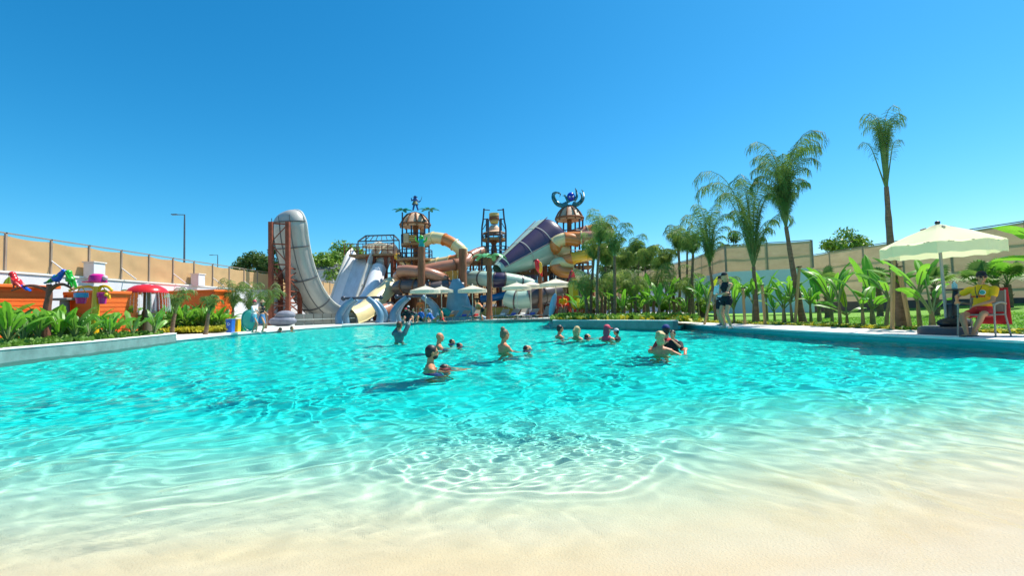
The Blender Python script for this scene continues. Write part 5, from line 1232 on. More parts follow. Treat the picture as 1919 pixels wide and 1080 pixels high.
# big parasol on the right
b=onz(1776,626,.13); Y=b.y; t=at(1757,420,Y-.05)
o=thing('parasol','large cream parasol with a tilted pole above the seated lifeguard','parasol',b)
MB().tube([b+Vector((0,0,.1)),t],.030,10).build('pole',M('pole_grey',(.30,.29,.27),.4,metal=.3),o)
half=(1878-1641)/2/853*Y*.74; h=at(1757,420,Y).z-at(1757,458,Y).z; vs=[];n=8; ax=Vector((.02,0,1)).normalized()
k=1
pr=[(.02,0),(half*.14,-h*.10),(half*.15,-h*.13),(half*.5,-h*.45),(half*.98,-h*.98),(half,-h*1.02),(half*1.0,-h*1.02-.235)]
mb=MB(); c=t
m_=Matrix.Rotation(R(22.5),3,'Z'); 
def oct_lathe(prof,c):
    vs=[];fs=[];N_=32
    for j,(r,z) in enumerate(prof):
        for q in range(N_):
            a=6.283185*q/N_; seg=6.283185/n; aa=(a%seg)-seg/2; rr_=r*math.cos(seg/2)/math.cos(aa)
            sag=(1-abs(aa)/(seg/2))
            zz=z-(.045*sag*(r/half)**2 if j<len(prof)-1 else .02*math.cos(aa*16)*.6)+ (0)
            vs.append(c+Vector((rr_*math.cos(a),rr_*math.sin(a),zz)))
    for j in range(len(prof)-1):
        for q in range(N_):
            a=j*N_+q; b_=j*N_+(q+1)%N_; fs.append((a,b_,b_+N_,a+N_))
    return vs,fs
mParB=M('parasol_cream',(.90,.88,.58),.8,var=.03,vs=2,trans=.45)
mb.add(*oct_lathe(pr[:6],c)); mb.build('canopy',mParB,o)
mb=MB(); mb.add(*oct_lathe(pr[5:],c)); mb.build('valance',mParB,o)
mb=MB()
for q in range(8):
    a=6.283*q/8; mb.bar(t+Vector((0,0,-.05)),t+Vector((math.cos(a)*half*.97,math.sin(a)*half*.97,-h*1.0)),.022); mb.bar(t.lerp(b,.22),t+Vector((math.cos(a)*half*.5,math.sin(a)*half*.5,-h*.50)),.018)
mb.build('ribs',M('pole_grey',(.30,.29,.27)),o,smooth=False)
MB().sphere(t+Vector((0,0,.03)),(.05,.05,.04)).build('finial',mBlk,o)
for q in range(8):
    a=6.283*(q+.5)/8; MB().tube([t+Vector((math.cos(a)*half*.2,math.sin(a)*half*.2,-h*.17)),t+Vector((math.cos(a)*half*.3,math.sin(a)*half*.3,-h*.24))],.018,5).build('vent_seam',M('vent_grey',(.35,.33,.28)),o) if q%2 else None
bb=MB(); bb.lathe([(0,.17),(.40,.17),(.46,.14),(.48,.05),(.47,0),(0,0)],b+Vector((-.02,0,-.005)),24); bb.build('base',M('parasol_base_grey',(.07,.075,.09),.6),o)
# bag draped on the base
o=thing('bag','black bag slumped on the base of the large parasol','bag',b+Vector((.02,-.1,.17)))
MB().sphere(b+Vector((.05,-.12,.24)),(.34,.22,.12),14,8).build('body',M('bag_black',(.012,.012,.015),.7,bump=.4),o); MB().sphere(b+Vector((-.16,-.16,.22)),(.14,.12,.07),10,6).build('flap',mBlk,o)
MB().tube(crom([b+Vector((-.1,-.2,.3)),b+Vector((0,-.22,.42)),b+Vector((.12,-.2,.32))],6),.012,6).build('strap',mBlk,o)
# black stand with bottle
sb_=onz(1805,627,.13)+Vector((.0,.2,0)); o=thing('stand','black narrow stand with a small tray top behind the lifeguard','stand',sb_)
tp=at(1791,543,sb_.y)
MB().tube([sb_,tp],[.065,.05],8).build('column',M('stand_black',(.012,.014,.02),.4),o); MB().box(tp+Vector((-.02,0,0)),(.24,.2,.035),bev=.01).build('tray',mBlk,o,smooth=False); MB().box(sb_+Vector((0,0,.03)),(.3,.3,.05),bev=.01).build('foot',mBlk,o,smooth=False)
MB().box(sb_+Vector((-.02,-.02,.48)),(.16,.16,.34),bev=.03).build('casing',mBlk,o)
o=thing('water_bottle','small clear water bottle standing on the black tray','bottle',tp+Vector((-.02,0,.02)))
mBot=M('bottle_clear',(.35,.60,.68),.1,trans=.3); MB().lathe([(0,0),(.045,0),(.048,.03),(.046,.09),(.02,.125),(.018,.14)],tp+Vector((-.02,0,.02)),14).build('body',mBot,o); MB().lathe([(.02,0),(.02,.02),(0,.022)],tp+Vector((-.02,0,.158)),10).build('lid',mWhite,o)
ob=onz(1790,620,.13); o=thing('rescue_bag','orange bag hanging behind the parasol pole beside the lifeguard','bag',ob+Vector((0,.1,.35)))
c=at(1785,592,ob.y); MB().box(c,(.16,.1,.21),bev=.03).build('body',M('bag_orange',(.75,.28,.01),.6),o); MB().tube(crom([c+Vector((-.06,0,.1)),c+Vector((0,0,.2)),c+Vector((.06,0,.1))],5),.01,6).build('strap',mBlk,o)
# ---------------------------------------------------------------- loungers
mSling=M('sling_taupe',(.24,.22,.18),.8,bump=.2,bs=60); mFr=M('lounger_frame',(.35,.30,.24),.5,metal=.3); mTow={}
def lounger(label,px,Y,rz,towel=None,rec=40):
    b=col(px,Y,.125); o=thing('sun_lounger',label,'sun lounger',b,rz=rz,group='sun loungers at the far pool edge'); m=WM[o].to_3x3(); T=lambda x,y,z:b+m@Vector((x,y,z))
    for s in(-1,1):
        MB().tube([T(s*.3,-1.0,.30),T(s*.3,.25,.30),T(s*.3,.25+.72*math.cos(R(rec)),.30+.72*math.sin(R(rec)))],.02,6).build('side_rail',mFr,o)
        MB().tube([T(s*.3,-.8,.30),T(s*.32,-.86,0)],.02,6).build('leg',mFr,o); MB().tube([T(s*.3,.2,.30),T(s*.32,.3,0)],.02,6).build('leg',mFr,o)
    MB().box(T(0,-.38,.31),(.58,1.22,.03),m).build('seat',mSling,o,smooth=False)
    mm=m@Matrix.Rotation(R(rec),3,'X'); MB().box(T(0,.25+.36*math.cos(R(rec)),.31+.36*math.sin(R(rec))),(.58,.74,.03),mm).build('backrest',mSling,o,smooth=False)
    if towel:
        tw=thing('towel',label.replace('sun lounger','towel').split(' with ')[0]+' – folded towel' if False else towel[1],'towel',T(0,-.2,.33),rz=rz); MB().box(T(.02,-.25,.345),(.42,.75,.035),m,bev=.012).build('cloth',towel[0],tw)
        MB().box(T(.0,.32,.42),(.36,.22,.10),m@Matrix.Rotation(R(rec),3,'X'),bev=.04).build('roll',towel[0],tw)
tR=M('towel_red',(.55,.03,.03),.9); tB=M('towel_blue',(.05,.10,.40),.9); tW=M('towel_white',(.7,.68,.62),.9); tO=M('towel_orange',(.70,.25,.04),.9)
lounger('lounger left of the fin fountain, beside the seated bathers',842,33.6,R(-30),(tO,'orange towel on the lounger left of the fin fountain'))
lounger('lounger directly in front of the fin fountain',866,33.6,R(-25),(tB,'blue towel on the lounger in front of the fin fountain'))
lounger('lounger with a red towel, next to the bending man',888,33.6,R(-28),(tR,'red towel on the lounger next to the bending man'))
lounger('lounger just right of the plastic palm post',938,33.4,R(-32),(tW,'white towel on the lounger right of the plastic palm post'))
lounger('lounger under the leftmost right-hand parasol',958,33.2,R(-35),(tB,'dark blue towel under the leftmost right-hand parasol'))
lounger('lounger under the middle right-hand parasol, draped white',976,33,R(-30),(tW,'white towel under the middle right-hand parasol'))
lounger('lounger between the middle and rightmost parasols, with blue cloth',994,33,R(-35),(tB,'blue towel between the middle and rightmost parasols'))
lounger('empty lounger with a raised back next to the lifeguard stand',1018,32.8,R(-50),rec=58)
# ---------------------------------------------------------------- lifeguard stand and flag on the far side
lx=col(1056,31.5,.12); o=thing('lifeguard_stand','red and orange raised lifeguard chair under the rightmost parasol','lifeguard chair',lx)
mStd=M('stand_red',(.60,.05,.02),.5)
zs=at(1056,575,31.5).z
for sx in(-1,1):
    for sy in(-1,1): MB().tube([lx+Vector((sx*.6,sy*.5,0)),lx+Vector((sx*.35,sy*.3,zs-.1))],.045,6).build('leg',mStd,o)
MB().box(lx+Vector((0,0,zs-.1)),(.9,.8,.08)).build('seat',mStd,o,smooth=False); MB().box(lx+Vector((0,.35,zs+.3)),(.9,.07,.7)).build('backrest',mStd,o,smooth=False)
for z in (.35,.75): MB().bar(lx+Vector((-.6,-.5,z)),lx+Vector((.6,-.5,z)),.06).build('rung',mStd,o,smooth=False)
for dx,m_,lb in ((.95,mRed,'red rescue board leaning right of the lifeguard chair'),(1.35,mOrS,'orange rescue board beside the red one')):
    c=lx+Vector((dx,.1,0)); q=thing('rescue_board',lb,'rescue board',c,group='rescue boards by the lifeguard chair'); MB().sphere(c+Vector((0,0,.55)),(.20,.06,.58),12,8,Matrix.Rotation(R(12),3,'Y')).build('board',m_,q); MB().tube([c+Vector((-.05,-.08,.45)),c+Vector((0,-.12,.55)),c+Vector((.02,-.08,.65))],.02,5).build('grip',mWhite,q)
fl_=col(1074,31,.12); o=thing('flag','furled red and yellow beach flag on a pole','flag',fl_)
tp=at(1071,508,31); MB().tube([fl_,tp],.03,6).build('pole',M('pole_cream',(.62,.58,.48)),o)
mb=MB(); a=at(1072,513,31); MB().lathe([(.0,.25),(.14,.1),(.26,-.35),(.30,-.55),(.1,-.5)],a,10,fold=.1).build('red_half',mRed,o)
MB().lathe([(.26,-.4),(.34,-.8),(.30,-1.5),(.16,-2.3),(.05,-2.45)],a+Vector((.08,0,0)),10,fold=.1).build('yellow_half',mYelS,o)
sf=onz(1046,597,.13); o=thing('surfboard','pale blue board standing upright left of the lifeguard chair','board',sf)
c=at(1036,572,31.8); MB().sphere(c,(.22,.06,.85),12,10,Matrix.Rotation(R(14),3,'Y')).build('board',M('board_blue',(.30,.48,.65),.4),o); MB().tube([c+Vector((0,-.07,-.4)),c+Vector((0,-.07,.4))],.012,5).build('stringer',mWhite,o)
# taller mixed plants along the back of the left bed
for i,(px,Y,lb,L_) in enumerate(((14,11.6,'tall broad-leaved plant second from the left picture edge',1.25),(44,12.4,'tall leafy plant below the red parrot',1.15),(72,12.8,'tall leafy plant just left of the perch post',1.0),(112,13.2,'tall leafy plant between the perch post and the pedestal',1.1),(140,13.4,'tall leafy plant in front of the darkest orange hut',1.0),(166,13.6,'leafy plant at the foot of the yellow bucket tree',.8),(205,14.2,'tall leafy plant right of the yellow bucket tree',1.1),(248,15.5,'leafy plant below the left rim of the mushroom',.95),(290,16.5,'leafy plant at the right end of the curved wall',1.0),(345,23,'tall leafy plant in the middle of the long orange hut',1.5),(378,23.4,'tall leafy plant right of the middle of the long orange hut',1.4),(322,23,'leafy plant at the left end of the long orange hut',1.3),(410,24,'leafy plant at the right end of the long orange hut',1.2))):
    rr=random.Random(700+i); b=col(px,Y,.22)
    banana(lb,b,[(k*137+rr.uniform(-20,20),rr.uniform(58,88),L_*rr.uniform(.65,1.1),L_*.26*rr.uniform(.8,1.2),rr.uniform(25,85),rr.uniform(.3,.5)) for k in range(7)],.25,.06,seed=710+i,name='leafy_plant',cat='plant',mat=mStrel if i%3 else mBanana,group='tall leafy plants in the left bed')
for i,(px,py,lb) in enumerate(((1412,606,'thin leaning banana plant at the foot of the arching palm'),(1485,607,'thin banana plant just left of the thick wooden stake'),(1575,611,'tiny feathery seedling palm left of the glowing yellow leaf'),(1660,613,'slim banana plant against the tallest palm trunk'),(1725,616,'slim banana plant right of the tallest palm trunk'))):
    rr=random.Random(800+i); ban(px,py,.14,lb,[(k*120+rr.uniform(-30,30),rr.uniform(62,86),rr.uniform(1.0,1.5),rr.uniform(.20,.30),rr.uniform(40,95),.35) for k in range(5)],.8,820+i,.05,lean=(rr.uniform(-.15,.15),0))
for px0,px1,y1,Y,lb in ((1396,1392,540,16.6,'dark stake left of the arching palm'),(1434,1428,535,16.4,'dark stake right of the arching palm'),(1320,1334,545,17.5,'pale stake leaning beside the slim palm')):
    stake(lb,px0,0,px1,y1,Y)
# ================================================================= people
mSkin=M('skin_tan',(.70,.33,.17),.5,var=.10,vs=6); mSkinL=M('skin_light',(.58,.27,.16),.5,var=.08,vs=6); mSkinD=M('skin_brown',(.52,.22,.10),.5,var=.1,vs=6); mSkinR=M('skin_sunburnt',(.62,.22,.10),.5,var=.12,vs=6)
mHairD=M('hair_dark',(.02,.012,.01),.5,var=.4,vs=30); mHairB=M('hair_brown',(.10,.045,.02),.5,var=.4,vs=30); mHairY=M('hair_blond',(.52,.38,.17),.6,var=.35,vs=30,bump=.6,bs=60); mLip=M('lip',(.35,.07,.06),.5)
cBlack=M('cloth_black',(.012,.012,.016),.85,bump=.3,bs=60); cGrey=M('cloth_grey',(.20,.21,.22),.85); cWhite=M('cloth_white',(.70,.70,.70),.85); cTeal=M('cloth_teal_blue',(.08,.30,.40),.85,var=.3,vs=8)
cDenim=M('cloth_denim',(.08,.20,.38),.9,var=.3,vs=8); cYel=M('cloth_yellow',(.82,.42,.0),.8,var=.06,bump=.3,bs=12); cRed=M('cloth_red',(.60,.02,.02),.8); cNavy=M('cloth_navy',(.01,.03,.16),.8); cPink=M('cloth_pink_red',(.62,.05,.09),.7); cOr=M('cloth_orange',(.75,.20,.02),.8); cOlive=M('cloth_olive',(.20,.22,.08),.8); cWet=M('cloth_wetsuit',(.10,.14,.14),.6)
mSole=M('shoe_beige',(.55,.42,.32),.8); mShoeG=M('shoe_grey',(.35,.34,.30),.8)
def ik(a,b,l1,l2,pole):
    a,b=Vector(a),Vector(b); d=b-a; D=d.length
    if D>=(l1+l2)*.999: return a+d*l1/(l1+l2), a+d.normalized()*(l1+l2)*.999
    x=(l1*l1-l2*l2+D*D)/(2*D); h=math.sqrt(max(0,l1*l1-x*x)); dn=d/D; p=Vector(pole)-dn*Vector(pole).dot(dn); p.normalize()
    return a+dn*x+p*h, b
def remeshed(mb,name,mat,parent,vox,sm=2):
    o=mb.build(name,mat,parent,smooth='all')
    m=o.modifiers.new('r','REMESH'); m.mode='VOXEL'; m.voxel_size=vox; m.use_smooth_shade=True
    s=o.modifiers.new('s','SMOOTH'); s.iterations=sm; s.factor=.5
    dg=bpy.context.evaluated_depsgraph_get(); ev=o.evaluated_get(dg); me=bpy.data.meshes.new_from_object(ev,depsgraph=dg); old=o.data; o.modifiers.clear(); o.data=me; bpy.data.meshes.remove(old)
    me.name=name
    if not me.materials: me.materials.append(mat)
    me.polygons.foreach_set('use_smooth',[True]*len(me.polygons)); return o
def person(label,loc,face,hip=.95,s=1.0,lean=0,leanside=0,hands=None,feet=None,knee_pole=(0,1,0),elb_pole=None,head=(0,0),skin=mSkin,hair='short',hairm=mHairD,top=None,bottom=None,cap=None,capb=True,shoes=None,vox=.016,female=False,group=None,fingers='relaxed',hand_dirs=None,torso=.50,beard=False,sunglass=False,sleeve=.5,legs_len=1,skirt=None,bun=False,pony=False):
    """local frame: +Y is where the body faces, +X its right; origin on the ground below the hips"""
    o=thing('person',label,'person',loc,group=group); W_=Matrix.Translation(Vector(loc))@Matrix.Rotation(face,4,'Z')
    T=lambda v:W_@(Vector(v)*s); Rm=W_.to_3x3()
    H=Vector((0,0,hip)); up=Vector((math.sin(leanside),math.sin(lean),math.cos(lean)*math.cos(leanside))).normalized(); fwd=Vector((0,math.cos(lean),-math.sin(lean)))
    rt=Vector((1,0,0)); sh=.175 if female else .20; hipw=.095
    C=H+up*torso*.55; N_=H+up*torso; NK=N_+up*.09+fwd*.01
    SR=N_+rt*sh-up*.05; SL=N_-rt*sh-up*.05
    yaw,pit=head; hd=(Matrix.Rotation(yaw,3,'Z')@Vector((0,math.cos(pit),math.sin(pit)))); 
    hc=NK+Vector((0,0,.135))*.75+up*.02+hd*.03
    hz=(Vector((0,0,1))-hd*hd.z).normalized(); hx=hd.cross(hz).normalized(); HM=Rm@Matrix([hx,hd,hz]).transposed()
    b=MB()
    def cp(p,q,r1,r2,mb=b,e=0): mb.cone(T(p),T(q),(r1+e)*s,(r2+e)*s,12)
    def ell(c,r,mb=b,m=None): mb.sphere(T(c),tuple(k*s for k in r),14,10,m or Rm)
    BM=Rm@Matrix([rt,fwd,up]).transposed()
    # trunk
    tw=.9 if female else 1.0
    segs=[(H+up*0,.165*(1.05 if female else 1),.115),(H+up*.10,.150*tw,.105),(H+up*.20,.135*tw,.098),(C+up*.05,.150*tw,.108),(N_-up*.12,.165*tw,.112),(N_-up*.05,.15*tw,.09)]
    for c,rx,ry in segs: ell(c,(rx,ry,.11),b,BM)
    cp(SR,SL,.058,.058); cp(N_-up*.02,NK+up*.04,.062,.052)
    cp(N_-up*.01+rt*.05,SR,.055,.055); cp(N_-up*.01-rt*.05,SL,.055,.055)
    if female: ell(C+up*.10+fwd*.075+rt*.065,(.062,.055,.06),b,BM); ell(C+up*.10+fwd*.075-rt*.065,(.062,.055,.06),b,BM)
    # head
    def hp_(x,y,z): return hc+hx*x+hd*y+hz*z
    ell(hp_(0,-.01,.025),(.076,.094,.092),b,HM); ell(hp_(0,.022,-.045),(.058,.068,.068),b,HM); ell(hp_(0,.058,-.085),(.026,.024,.022),b,HM)
    ell(hp_(0,.092,-.018),(.012,.020,.026),b,HM); ell(hp_(0,.080,.022),(.05,.014,.012),b,HM)
    for q in(-1,1): ell(hp_(q*.078,-.005,-.01),(.011,.019,.03),b,HM)
    # arms
    hands=hands or {}; elb_pole=elb_pole or {}; hand_dirs=hand_dirs or {}
    arms={}
    for k,Sx,sg in (('R',SR,1),('L',SL,-1)):
        tgt=Vector(hands.get(k,Sx+Vector((sg*.10,.05,-.50)))); el,w_=ik(Sx,tgt,.285,.25,elb_pole.get(k,(sg*.6,-1,-.4)))
        cp(Sx,el,.052 if not female else .045,.037); cp(el,w_,.038,.026)
        arms[k]=(Sx,el,w_,sg)
        d=Vector(hand_dirs.get(k,(w_-el).normalized())).normalized(); x,y=rot_to(Rm@d); x=Rm.inverted()@x; y=Rm.inverted()@y
        if k in (fingers if isinstance(fingers,dict) else {}): pass
        pal=Rm@Matrix([x,y,d]).transposed()
        ell(w_+d*.045,(.040,.018,.052),b,pal)
        for f_ in range(4):
            bx=(f_-1.5)*.021; L_=(.062,.072,.068,.052)[f_]; cur=.35 if fingers=='relaxed' else .9
            p0=w_+d*.085+x*bx; p1=p0+(d*math.cos(cur*.5)-y*math.sin(cur*.5))*L_*.5; p2=p1+(d*math.cos(cur*1.6)-y*math.sin(cur*1.6))*L_*.5
            cp(p0-d*.02,p1,.010,.009); cp(p1,p2,.009,.0075)
        p0=w_+d*.03+x*(-sg)*.03; p1=p0+(d*.6-x*sg*.7-y*.2).normalized()*.038; cp(p0,p1,.013,.011); cp(p1,p1+(d*.9-x*sg*.2-y*.3).normalized()*.03,.010,.009)
    # legs
    feet=feet or {'R':(.10,.02,.08),'L':(-.10,.02,.08)}; legs={}
    for k,sg in(('R',1),('L',-1)):
        hj=H+rt*hipw*sg-up*.04; kn,an=ik(hj,feet[k],.43,.42,knee_pole if not isinstance(knee_pole,dict) else knee_pole[k]); legs[k]=(hj,kn,an)
        cp(hj,kn,.088,.055); cp(kn,kn.lerp(an,.35),.054,.056); cp(kn.lerp(an,.35),an,.056,.036)
        fd=Vector((sg*.12,1,0)).normalized()
        cp(an-Vector((0,.02,.045)),an+fd*.10-Vector((0,0,.055)),.036,.030); cp(an+fd*.10-Vector((0,0,.055)),an+fd*.165-Vector((0,0,.062)),.032,.020)
    remeshed(b,'body',skin,o,vox*s if vox<.02 else vox,2)
    for q in(-1,1): 
        if not sunglass: MB().sphere(T(hp_(q*.031,.081,.006)),(.011*s,.009*s,.007*s),8,6,HM).build('eye',M('eye_dark',(.01,.01,.01),.2),o)
    if sunglass:
        mb=MB(); 
        for q in(-1,1): mb.sphere(T(hp_(q*.034,.086,.006)),(.028*s,.012*s,.020*s),10,6,HM); mb.bar(T(hp_(q*.05,.08,.012)),T(hp_(q*.078,0,.012)),.008*s)
        mb.build('sunglasses',mBlk,o)
    MB().sphere(T(hp_(0,.088,-.052)),(.022*s,.008*s,.007*s),8,6,HM).build('mouth',mLip,o)
    # hair
    if hair!='bald':
        h=MB(); 
        ell(hp_(0,-.022,.036),(.086,.098,.094),h,HM); ell(hp_(0,-.055,-.01),(.074,.062,.075),h,HM)
        if hair=='long': ell(hp_(0,-.07,-.09),(.085,.05,.13),h,HM); ell(hp_(.055,-.03,-.08),(.035,.05,.12),h,HM); ell(hp_(-.055,-.03,-.08),(.035,.05,.12),h,HM)
        if hair=='fluffy':
            rr=random.Random(3)
            for _ in range(16):
                a=rr.uniform(0,6.28); e=rr.uniform(-.6,1.4); ell(hp_(math.cos(a)*math.cos(e)*.075,-.035+min(.03,math.sin(a)*math.cos(e)*.085),.03+math.sin(e)*.07),(.035,.035,.035),h,HM)
            ell(hp_(0,-.07,-.07),(.08,.05,.08),h,HM)
        if bun: ell(hp_(0,-.06,.13),(.05,.05,.045),h,HM)
        if pony: cp(hp_(0,-.10,.06),hp_(0,-.16,-.02),.03,.035,h); cp(hp_(0,-.16,-.02),hp_(0,-.15,-.18),.035,.015,h)
        remeshed(h,'hair',hairm,o,.014*s,1)
        # uncover the face
    if beard:
        h=MB(); ell(hp_(0,.030,-.062),(.060,.062,.052),h,HM); remeshed(h,'beard',hairm,o,.013,1)
    if cap is not None:
        mb=MB(); cc=hp_(0,-.012,.052); q=[]
        m4=HM; prof=[(0,.092),(.04,.086),(.07,.062),(.088,.02),(.09,-.01)]
        vs=[];fs=[];N2=18
        for j,(r,z) in enumerate(prof):
            for k in range(N2):
                a=6.283*k/N2; vs.append(T(cc+hx*r*.95*math.cos(a)+hd*r*1.12*math.sin(a)+hz*z))
        for j in range(len(prof)-1):
            for k in range(N2): a=j*N2+k; b2=j*N2+(k+1)%N2; fs.append((a,b2,b2+N2,a+N2))
        mb.add(vs,fs)
        if capb:
            vs=[];nb=9
            for j,(d0,z) in enumerate(((.085,-.008),(.16,-.022))):
                for k in range(nb):
                    a=R(30+120*k/(nb-1)); vs.append(T(cc+hx*math.cos(a)*(.088 if j==0 else .085)+hd*math.sin(a)*d0*1.1+hd*(.0 if j==0 else .015)+hz*(z+.006)))
            n0=len(vs); vs+= [v-Rm@(hz*.008*s) for v in vs]
            fs=[(k,k+1,nb+k+1,nb+k) for k in range(nb-1)]+[(n0+nb+k,n0+nb+k+1,n0+k+1,n0+k) for k in range(nb-1)]+[(nb+k,nb+k+1,n0+nb+k+1,n0+nb+k) for k in range(nb-1)]
            mb.add(vs,fs)
        if capb=='wide':
            mb.lathe([(.085*s,0),(.17*s,-.02*s),(.17*s,-.03*s),(.08*s,-.012*s)],T(cc),18,HM)
        mb.build('cap',cap,o)
    # clothes
    if top is not None:
        m=MB(); e=.012
        for c,rx,ry in segs[0 if sleeve>=0 else 2:]: m.sphere(T(c),((rx+e)*s,(ry+e)*s,(.11+e)*s),14,10,BM)
        if sleeve>0:
            cp(SR,SL,.058,.058,m,e)
            for k in 'RL':
                Sx,el,w_,sg=arms[k]; cp(Sx,Sx.lerp(el,min(1,sleeve*1.6)),.056,.05,m,.018)
                if sleeve>.9: cp(el,el.lerp(w_,.8),.04,.032,m,.012)
        else:
            for q in(-1,1): cp(N_-up*.12+rt*q*.08,N_-up*.0+rt*q*.085,.05,.045,m,.008)
        if female: m.sphere(T(C+up*.10+fwd*.075+rt*.065),(.072*s,.065*s,.07*s),12,8,BM); m.sphere(T(C+up*.10+fwd*.075-rt*.065),(.072*s,.065*s,.07*s),12,8,BM)
        remeshed(m,'top',top,o,vox*s,2)
    if bottom is not None:
        m=MB(); bm_,ln=bottom if isinstance(bottom,tuple) else (bottom,.45)
        ell(H,(.178*(1.04 if female else 1),.130,.10),m,BM); ell(H+up*.07,(.165,.120,.09),m,BM)
        for k in 'RL':
            hj,kn,an=legs[k]; cp(hj,hj.lerp(kn,ln),.092,.078-.01*ln,m,.016)
        remeshed(m,'shorts',bm_,o,vox*s,2)
    if skirt is not None:
        sm_,L_=skirt; m=MB(); n=28; vs=[];fs=[]
        for j in range(7):
            t=j/6
            for k in range(n):
                a=6.283*k/n; f=1+.05*math.sin(a*7+t)*t; vs.append(T(H+Vector((0,0,.08))+Vector((math.cos(a)*(.165+.06*t)*f,math.sin(a)*(.125+.07*t)*f,-L_*t))))
        for j in range(6):
            for k in range(n): a=j*n+k; b2=j*n+(k+1)%n; fs.append((a,b2,b2+n,a+n))
        m.add(vs,fs); m.build('towel_skirt',sm_,o)
    if shoes is not None:
        for k in 'RL':
            hj,kn,an=legs[k]; sg=1 if k=='R' else -1; fd=Vector((sg*.12,1,0)).normalized(); m=MB()
            cp(an-Vector((0,.03,.045)),an+fd*.11-Vector((0,0,.052)),.044,.040,m); cp(an+fd*.11-Vector((0,0,.052)),an+fd*.18-Vector((0,0,.058)),.040,.028,m); cp(an-Vector((0,.01,.04)),an-Vector((0,0,-.01)),.044,.044,m); remeshed(m,'shoe',shoes,o,.012,1)
    return o,T,hp_
def face_to(deg_): return R(deg_)      # 0 faces away from the camera, -90 to picture right, 90 to the left, 180 to the camera
# ---- two women standing on the right deck
b=onz(1364,616,.13)
person('woman in a black top, black shorts and cap with arms folded on the right deck',b,R(118),hip=.90,s=1.0,female=True,hands={'R':(-.10,.19,1.10),'L':(.11,.22,1.06)},hand_dirs={'R':(-1,.1,.1),'L':(1,.1,.1)},elb_pole={'R':(1,-.1,-.6),'L':(-1,-.1,-.6)},feet={'R':(.13,.0,.08),'L':(-.15,.06,.08)},head=(R(-32),R(-3)),skin=mSkin,hair='long',hairm=M('hair_light_brown',(.50,.28,.11),.6,var=.3,vs=30),top=cBlack,bottom=(cBlack,.30),cap=cBlack,shoes=mSole,vox=.011,sleeve=-.1)
b=onz(1355,611,.13)
person('taller woman in white top and long black shorts, standing behind the one with folded arms',b,R(128),hip=.92,s=.99,female=True,head=(R(-20),0),feet={'R':(.08,.0,.08),'L':(-.09,.05,.08)},hair='short',hairm=mHairD,top=cWhite,bottom=(cBlack,.62),cap=cBlack,shoes=mShoeG,vox=.014,sleeve=.5)
# ---- seated lifeguard and chair
cb=onz(1842,630,.13); cz=R(112)
o=thing('chair','pale tubular armchair with a red towel over its back, under the large parasol','chair',cb,rz=cz); mC=M('chair_taupe',(.34,.28,.22),.5,metal=.2); m3=WM[o].to_3x3(); TC=lambda x,y,z:cb+m3@Vector((x,y,z))
for sx in(-1,1):
    MB().tube([TC(sx*.28,.24,0),TC(sx*.27,.20,.42),TC(sx*.27,.18,.62)],.016,7).build('leg',mC,o)
    MB().tube([TC(sx*.28,-.32,0),TC(sx*.26,-.22,.42),TC(sx*.25,-.30,.9)],.016,7).build('leg',mC,o)
    MB().tube(crom([TC(sx*.27,.20,.62),TC(sx*.285,.0,.66),TC(sx*.27,-.24,.63)],5),.02,7).build('armrest',mC,o)
MB().tube([TC(-.27,.22,.42),TC(.27,.22,.42),TC(.26,-.22,.42),TC(-.26,-.22,.42)],.016,7,closed=True).build('seat_frame',mC,o)
MB().box(TC(0,0,.425),(.50,.44,.02),m3).build('seat',mSling,o,smooth=False); MB().box(TC(0,-.27,.68),(.48,.02,.42),m3@Matrix.Rotation(R(10),3,'X')).build('backrest',mSling,o,smooth=False)
tw=thing('towel','red towel hanging over the back of the lifeguard chair','towel',TC(0,-.31,.5)); mb=MB(); vs=[];fs=[]
for j in range(9):
    for i in range(9):
        u=i/8-.5; v=j/8; vs.append(TC(-.02+u*.52,-.34-.05*v-.02*math.sin(u*18+v*3),.94-.72*v))
for j in range(8):
    for i in range(8): q=j*9+i; fs.append((q,q+1,q+10,q+9))
mb.add(vs,fs); tc_=mb.build('cloth',cRed,tw,smooth='all'); sm_=tc_.modifiers.new('t','SOLIDIFY'); sm_.thickness=.012
lg,T_,hp2=person('lifeguard in yellow and red shirt, red shorts, black cap, seated under the large parasol',cb+m3@Vector((0,-.05,0)),cz,hip=.54,s=.93,lean=R(-5),hands={'R':(.36,.12,.74),'L':(-.04,.26,.66)},elb_pole={'R':(1,-.6,-.2),'L':(-1,-.4,-.3)},hand_dirs={'R':(-.3,.9,-.3),'L':(.7,.5,-.3)},feet={'R':(.03,.60,.08),'L':(-.02,.46,.08)},knee_pole={'R':(.55,.5,1),'L':(-.5,.4,1)},head=(R(38),R(-4)),skin=mSkinD,hair='short',top=cYel,bottom=(cRed,.55),cap=cBlack,shoes=None,vox=.010,sleeve=.30,sunglass=True)
for k,(q,l) in enumerate((((.03,.64,.02),'R'),((-.02,.50,.02),'L'))):
    c=T_((q[0],q[1],.022)); MB().box(c,(.10,.27,.025),m3,bev=.012).build('sandal',mBlk,lg)
f0=lambda x,z,y=.150:T_((x,y-(z-.8)*.07,z))
mb=MB(); mb.lathe([(0,.0),(.042,.0),(.042,.006),(0,.007)],f0(-.075,.925,.137),16,m3@Matrix.Rotation(R(-90),3,'X')); mb.build('shirt_badge',M('badge_green',(.05,.28,.22),.6),lg)
mb=MB(); mb.lathe([(.042,.0),(.050,.0),(.050,.006),(.042,.007)],f0(-.075,.925,.137),16,m3@Matrix.Rotation(R(-90),3,'X')); mb.build('badge_ring',cWhite,lg)
mb=MB()
for k in range(9): mb.box(f0(.10-.026*k,.84,.142),(.016,.012,.03),m3)
mb.build('shirt_lettering',cRed,lg,smooth=False)
